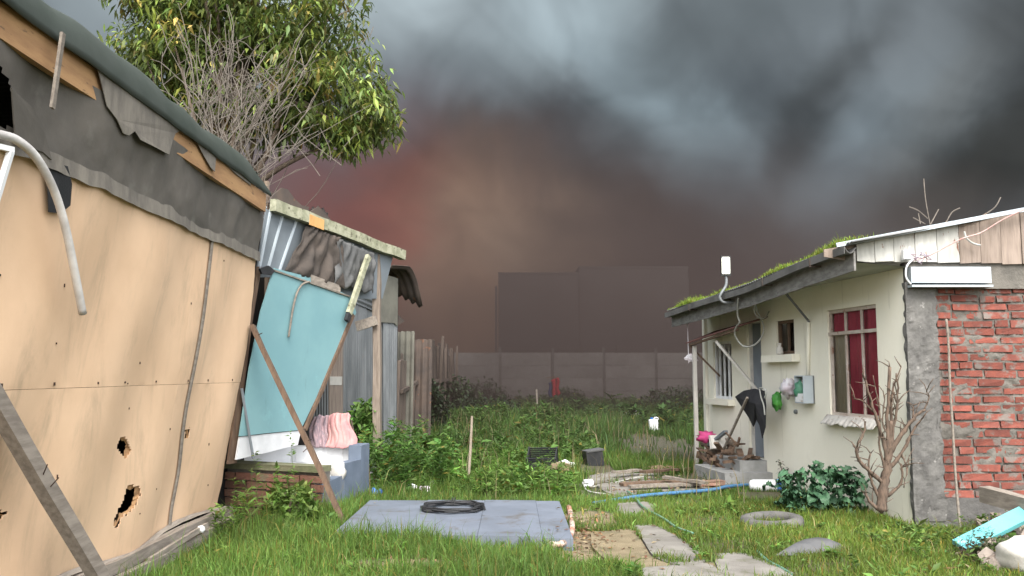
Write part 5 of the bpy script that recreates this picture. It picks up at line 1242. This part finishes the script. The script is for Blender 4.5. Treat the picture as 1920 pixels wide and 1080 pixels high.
# the big tree over the shed
tree = T('broadleaf_tree', (-4.3, 12.6, 0), 'broadleaf tree with drooping glossy leaves over the plywood shed roof', 'tree')
m = MB(); m.tube(smooth_pts([(-4.3,12.6,-.1),(-4.25,12.6,1.6),(-4.15,12.55,3.2),(-4.05,12.5,4.6),(-3.9,12.5,6.0),(-3.7,12.5,7.6)], 4), [.20-.006*i for i in range(21)], 10); m.build('trunk', bark, tree, True)
ELL = [((470,20),(235,150),1.5,300), ((615,165),(110,115),1.2,150), ((692,228),(50,52),.6,70), ((300,50),(90,85),1.0,80), ((380,-120),(280,140),1.5,200), ((560,70),(115,90),1.2,110), ((540,180),(90,70),.9,50), ((430,150),(150,100),.8,190), ((340,90),(120,90),1.0,130), ((500,220),(90,50),.5,40), ((650,250),(60,30),.6,24)]
tips = []
for (cx, cy), (rx, ry), dy_, n_ in ELL:
    c_ = atY(cx, cy, 12.5)
    for _ in range(n_):
        d = Vector((random.gauss(0,1), random.gauss(0,1), random.gauss(0,1))).normalized()*(random.random()**.4)
        p = c_+Vector((d.x*rx*12.5/FPX, d.y*dy_, d.z*ry*12.5/FPX))
        if noise.noise(p*1.15+Vector((3,1,8))) < -.24: continue
        # the lower left is bare twigs
        px_ = 960+FPX*p.x/p.y; lim = 3.5+.0
        tips.append(p)
m = MB(); hub = Vector((-4.0, 12.5, 4.8))
for k in range(34):
    t_ = random.choice(tips); st = Vector((-4.15+U(-.1,.2), 12.55, U(3.0, 6.2))); md = st.lerp(t_, .55)+Vector((U(-.2,.2), U(-.2,.2), U(.0,.35)))
    pts = smooth_pts([st, st.lerp(md, .5)+Vector((0,0,.1)), md, t_], 3); m.tube(pts, [.05*(1-i/len(pts))+.008 for i in range(len(pts))], 5)
m.build('limb', bark, tree, True, kind='stuff')
tp_ = np.array([tuple(p) for p in tips]); K = 32; n_ = len(tp_)*K
base_ = np.repeat(tp_, K, 0)+rng.normal(0,.10,(n_,3)); an = rng.uniform(0,2*np.pi,n_)
d = np.stack([np.cos(an), np.sin(an), rng.uniform(-1.5,.35,n_)], 1)
per = np.repeat(np.exp(rng.normal(0,.28,len(tp_))), K)[:,None]; wm = np.repeat(rng.random(len(tp_)), K)
c = tints(n_, (.118,.158,.046), .28, .06, (.22,.19,.07))*per; c = np.where((wm > .72)[:,None], c*np.array([[1.5,1.38,1.0]]), c); c = np.where((wm < .04)[:,None], c*np.array([[1.8,1.1,1.0]]), c)
L = rng.uniform(.085,.17,n_); V, tr, cc_ = leaves_np(base_, d, L, L*rng.uniform(.26,.38,n_), rng.uniform(.2,.9,n_), np.clip(c,.008,.5))
np_obj('crown', V, np.zeros((0,4),int), tr, cc_, leafm, tree, kind='stuff')
# dead twigs in front of the tree
tw = T('leafless_bush', (-3.1, 11.2, 0), 'leafless bush of pale dead twigs in front of the broadleaf tree', 'bush')
m = MB(); rt = atY(500, 340, 11.2); m.tube([(-3.1,11.2,-.1),(-3.08,11.2,1.8),tuple(rt)], [.05,.045,.035], 6); m.tube([(-3.1,11.25,1.0),tuple(rt+Vector((-.1,.1,-.1)))], .03, 5); m.build('stem', bark, tw)
m = MB()
for k in range(125):
    st = rt+Vector((U(-1.3,.1)*random.random(), U(-.3,.5), U(-.7,.35))); e_ = atY(random.gauss(455,105), U(60,320), 11.2+U(-.5,.6))
    r_ = random.random()
    if r_ < .2: st = atY(U(350,440), U(140,240), 11.2); e_ = st+Vector((U(-.35,.1), U(-.1,.1), U(.6,1.3)))
    elif r_ < .75: st = atY(U(370,520), U(170,330), 11.2+U(-.3,.4)); an = random.choice((-1,1,1))*U(.15,.95); ln_ = U(.5,1.15); e_ = st+Vector((math.sin(an)*ln_, U(-.15,.15), math.cos(an)*ln_))
    mid = st.lerp(e_, .5)+Vector((U(-.17,.17), U(-.1,.1), U(-.09,.15))); pts = smooth_pts([st, mid, e_], 4); m.tube(pts, [.0062*(1-.6*i/len(pts)) for i in range(len(pts))], 4, False)
    for _ in range(2):
        q_ = random.choice(pts); q2 = q_+Vector((U(-.35,.35), U(-.1,.1), U(-.15,.45))); m.tube([q_, q_.lerp(q2,.5)+Vector((0,0,.03)), q2], [.006,.005,.003], 4, False)
for px0, py0, px1, py1 in ((560,250,640,310),(545,262,600,330),(600,240,620,300),(690,60,655,95),(700,50,668,80)):
    a_, e_ = atY(px0, py0, 11.6), atY(px1, py1, 11.6); m.tube(smooth_pts([a_, a_.lerp(e_,.5)+Vector((.05,0,-.04)), e_], 4), .005, 4, False)
m.build('twig', twigm, tw, kind='stuff')

# pruned shrub by the house
p = atY(1652, 960, 9.38); p.z = gz(p.x, p.y); sh = T('pruned_shrub', tuple(p), 'hard pruned leafless shrub against the cream wall by the corner', 'shrub')
def sp2(x, y, dy=0): return atY(x, y, p.y+dy)
BR = [([(1652,958),(1656,920),(1662,880),(1668,838),(1672,790)], (.06,.03)), ([(1668,860),(1676,800),(1684,740),(1680,700)], (.016,.008)), ([(1660,880),(1648,830),(1650,770),(1640,725)], (.014,.006)), ([(1690,850),(1700,880),(1694,915)], (.010,.005)), ([(1670,830),(1655,790),(1660,740)], (.012,.005)), ([(1660,900),(1664,850),(1664,780),(1668,688)], (.026,.016)), ([(1664,868),(1655,820),(1640,775),(1628,735),(1618,700)], (.024,.009)), ([(1668,850),(1690,815),(1712,785),(1733,768)], (.03,.012)), ([(1666,880),(1690,850),(1722,790)], (.025,.01)), ([(1656,905),(1632,885),(1610,862),(1606,842)], (.025,.014)), ([(1610,862),(1607,838),(1620,812),(1622,790)], (.016,.008)), ([(1672,800),(1672,740),(1690,688)], (.018,.006)), ([(1650,940),(1640,915),(1628,880),(1632,850)], (.02,.008)), ([(1655,960),(1635,945),(1622,925)], (.025,.01)), ([(1664,930),(1690,905),(1690,870)], (.02,.008)), ([(1640,775),(1618,752),(1600,748)], (.010,.005)), ([(1664,820),(1682,770),(1676,735)], (.014,.007)), ([(1733,768),(1742,745),(1738,735)], (.008,.004)), ([(1712,785),(1712,760)], (.010,.006))]
for k, (pts, (r0, r1)) in enumerate(BR):
    dy = U(-.12,.12) if k else 0; ps = smooth_pts([sp2(x, y, dy*i/len(pts)) for i, (x, y) in enumerate(pts)], 4); n_ = len(ps)
    ps = [v+Vector((noise.noise((i*.7,k,1)), noise.noise((i*.7,k,5)), 0))*.018*min(1,i/3) for i, v in enumerate(ps)]
    m = MB(); m.tube(ps, [(r0+(r1-r0)*i/(n_-1))*(1+.35*noise.noise((i*.9,k,0))) for i in range(n_)], 7)
    for _ in range(6):
        q_ = random.choice(ps[2:]); e_ = Vector((U(-1,1), U(-.6,.6), U(.1,1.2))).normalized()*U(.05,.22); m.tube([q_, q_+e_*.5+Vector((U(-.02,.02),0,.01)), q_+e_], [min(.008,r0*.5), .005, .003], 4)
    m.build('branch' if k else 'trunk', pinkbark, sh, True)
# chard-like plant with big crinkled leaves
chm = M('chard_leaf', (.035,.085,.045), (.055,.125,.06), 6, rough=.5, bump=.4, bscale=25, vary=.3)
def bigleaf(seed, L=.27, W=.13):
    m = MB()
    def fn(u, v):
        a = v*L; w_ = W*(.16 if v < .2 else .16+.84*math.sin(min(1,(v-.2)/.8)*math.pi*.86+.12))*(u-.5)*(1 if v > .2 else .5)
        return (w_+.004*math.sin(v*30)*(u-.5), a*math.cos(v*.9), a*.55*math.sin(1.3-v*1.8)+.05*abs(u-.5)+.03*noise.noise((u*4, v*7, seed))+.022*math.sin(v*26+u*9+seed)*abs(u-.5)*2)
    m.grid(fn, 6, 12); return m
lm = []
for k in range(3):
    me = bigleaf(k*4.).mesh('leaf', smooth=True); me.materials.append(chm); lm.append(me)
p = G(1540, 965); ch = T('leafy_plant', tuple(p), 'dark green plant with big crinkled leaves beneath the big window', 'plant')
for k in range(170):
    x = U(-.45,.45); h = U(.02,.50)*(1-.7*abs(x-.1)); piece('leaf', random.choice(lm), ch, p+Vector((x, U(-.22,.3), h)), (U(-.1,1.25), U(-.5,.5), U(0, 6.3)), (lambda s: (s,s,s))(U(.55,1.0)))
m = MB()
for k in range(9): m.tube([p+Vector((U(-.3,.3), U(-.1,.2), -.02)), p+Vector((U(-.3,.3), U(-.1,.2), .3))], .012, 5)
m.build('stem', chm, ch, kind='stuff')
# spindly plant left of it
p = G(1478, 920); spn = T('spindly_plant', tuple(p), 'spindly plant of thin dark stems left of the leafy plant', 'plant')
m = MB(); lp = []
for x, y in ((1462,866),(1476,880),(1492,896),(1508,878),(1518,880),(1470,895)):
    ps = smooth_pts([p+Vector((U(-.05,.1),0,-.02)), p.lerp(atY(x, y, p.y), .6)+Vector((U(-.03,.03),0,0)), atY(x, y, p.y)], 4); m.tube(ps, .006, 4)
    for q_ in ps[3:]: lp += [q_+Vector((U(-.03,.03), U(-.03,.03), U(-.02,.02))) for _ in range(5)]
m.build('stem', brownwood, spn)
lb = np.array([tuple(v) for v in lp]); n_ = len(lb); V, tr, cc_ = leaves_np(lb, rng.normal(0,1,(n_,3)), np.full(n_,.05), np.full(n_,.03), np.full(n_,.2), tints(n_, (.05,.055,.03), .3, .2, (.12,.05,.03)))
np_obj('leaf', V, np.zeros((0,4),int), tr, cc_, leafm, spn, kind='stuff')
# bushes at the back
def bush(px, py, Y, rx, rz_, n, base, label, name='bush', ls=1.):
    c_ = atY(px, py, Y); g_ = gz(c_.x, c_.y); t = T(name, (c_.x, Y, g_), label, 'bush')
    m = MB()
    for k in range(7): m.tube([(c_.x+U(-.1,.1), Y, g_-.05), (c_.x+U(-rx,rx)*.6, Y+U(-.3,.3), c_.z+U(-.2,.6)*rz_)], [.03,.01], 5)
    m.build('stem', bark, t, kind='stuff')
    dd = rng.normal(0,1,(n,3)); dd /= np.linalg.norm(dd,axis=1)[:,None]; rr = rng.random(n)**.45
    b_ = dd*rr[:,None]*np.array([[rx, rx*.8, rz_]])+np.array([[c_.x, Y, c_.z]]); f = np.sin(b_[:,0]*3.1+b_[:,2]*4)*np.sin(b_[:,1]*3.7+b_[:,0]*2); ok = (f > -.45) & (b_[:,2] > g_); b_ = b_[ok]; n2 = len(b_)
    L = rng.uniform(.09,.17,n2)*ls; V, tr, cc_ = leaves_np(b_, rng.normal(0,1,(n2,3)), L, L*.5, rng.uniform(0,.6,n2), tints(n2, base, .3))
    np_obj('foliage', V, np.zeros((0,4),int), tr, cc_, leafm, t, kind='stuff')
bush(845, 765, 24.5, .75, .95, 2600, (.03,.05,.02), 'dark ivy covered bush at the far end of the plank fence')
bush(905, 772, 23.5, 1.15, .42, 2400, (.025,.04,.018), 'low spreading dark bush behind the upright stick in the weeds')
bush(800, 770, 20.5, .5, .75, 2200, (.028,.045,.02), 'dark bush growing along the middle of the plank fence')
bush(905, 755, 31, 1.0, .85, 2600, (.03,.045,.02), 'low dark bush before the concrete wall beside the far fence end')
bush(1280, 765, 30, 1.6, .75, 3400, (.028,.045,.02), 'wide dark bush before the concrete wall next to the house')
bush(1060, 748, 33.5, .8, .5, 1200, (.04,.065,.025), 'small bush under the hanging red garment')
bush(682, 800, 12.9, .22, .38, 900, (.10,.18,.04), 'bright green leafy weed clump between the pink cloth and the post', 'weed_clump')
bush(1835, 1052, 7.85, .24, .17, 700, (.075,.055,.035), 'small reddish brown weed growing over the foot of the aqua board', 'weed_clump', .35)
bush(1895, 1030, 7.9, .22, .12, 500, (.06,.08,.035), 'small dark green weed in the rubble between the aqua board and the boulder', 'weed_clump', .35)
bush(548, 945, 9.55, .26, .24, 500, (.13,.20,.045), 'light green weed clump growing before the tub bricks', 'weed_clump')
# twigs showing above the house roof
tq_ = T('bare_sapling', (5.4, 11.8, 0), 'bare sapling whose thin twigs rise behind the house roof', 'sapling')
m = MB()
for pts in ([(1745,425),(1740,400),(1735,370),(1732,335)], [(1740,410),(1722,395),(1705,388)], [(1722,400),(1726,420)], [(1775,415),(1785,398),(1800,390)], [(1850,400),(1866,388),(1876,370)], [(1745,420),(1760,392)], [(1735,420),(1712,408)]):
    m.tube(smooth_pts([atY(x, y, 11.6) for x, y in pts], 4), .008, 4)
m.build('twig', twigm, tq_, kind='stuff')
m = MB(); m.tube([(5.4,11.8,0),(5.45,11.7,2.0),tuple(atY(1750,470,11.6)),tuple(atY(1745,425,11.6))], [.06,.05,.02,.012], 6); m.tube([tuple(atY(1750,470,11.6)), tuple(atY(1775,415,11.6))], .012, 5); m.tube([tuple(atY(1750,470,11.6)), tuple(atY(1850,400,11.6))], .012, 5); m.build('stem', bark, tq_)
# moss and grass on the house roof edge
n_ = 9000; s_ = rng.uniform(-.1, 5.95, n_); dd = np.abs(rng.normal(0,.16,n_)); dn = .5+.5*np.sin(s_*2.7+.7)*np.sin(s_*1.1+1.9)
keep = rng.random(n_) < (.12+.88*np.clip((dn-.42)*3,0,1)); s_, dd, dn = s_[keep], dd[keep], dn[keep]
P = np.array([tuple(FP(a_, roofz(a_, e_)+.006, OV+.13-e_)) for a_, e_ in zip(s_, dd)]); n_ = len(P)
blades(P, (.025+.10*np.clip(dn-.5,0,1))*np.exp(rng.normal(0,.35,n_)), np.full(n_,.009), np.abs(rng.normal(.5,.3,n_)), tints(n_, (.17,.24,.03), .2, .15), 'moss').parent = house
bpy.data.objects['moss'].location = -OFF['house']

# ------------------------------------------------------------------ smoke lying over the far end of the yard
smm = bpy.data.materials.new('brown_smoke'); smm.use_nodes = True; t_ = smm.node_tree; t_.nodes.clear(); q = NB(t_)
pv = q.n('ShaderNodeVolumePrincipled'); pv.inputs['Color'].default_value = (.105,.080,.072,1); pv.inputs['Anisotropy'].default_value = .1
tcv = q.n('ShaderNodeTexCoord'); sv_ = q.n('ShaderNodeSeparateXYZ'); q.put(sv_.inputs[0], tcv.outputs['Object'])
ra_, rb_, rc_ = (q.m('DIVIDE', sv_.outputs[i], (30., 21., 11.)[i]) for i in range(3))
rr_ = q.m('MULTIPLY_ADD', ra_, ra_, q.m('MULTIPLY_ADD', rb_, rb_, q.m('MULTIPLY', rc_, rc_)))
nz_ = q.noise(tcv.outputs['Object'], .13, 3, .55)
den = q.m('MULTIPLY', q.m('POWER', q.m('MAXIMUM', q.m('SUBTRACT', 1.0, rr_), 0.0), .85), q.m('MULTIPLY', q.ramp(nz_.outputs['Fac'], .3, .7, .5, 1.5), .082))
q.put(pv.inputs['Density'], den)
ou = q.n('ShaderNodeOutputMaterial'); q.put(ou.inputs['Volume'], pv.outputs[0])
m = MB(); m.blob((-2, 35, 0), (30, 21, 11), 32, 18, 0, 1, 0); o = m.build('smoke', smm, None, True, (-2, 35, 0)); o['kind'] = 'stuff'
SC.cycles.volume_step_rate = 1.0; SC.cycles.volume_max_steps = 64
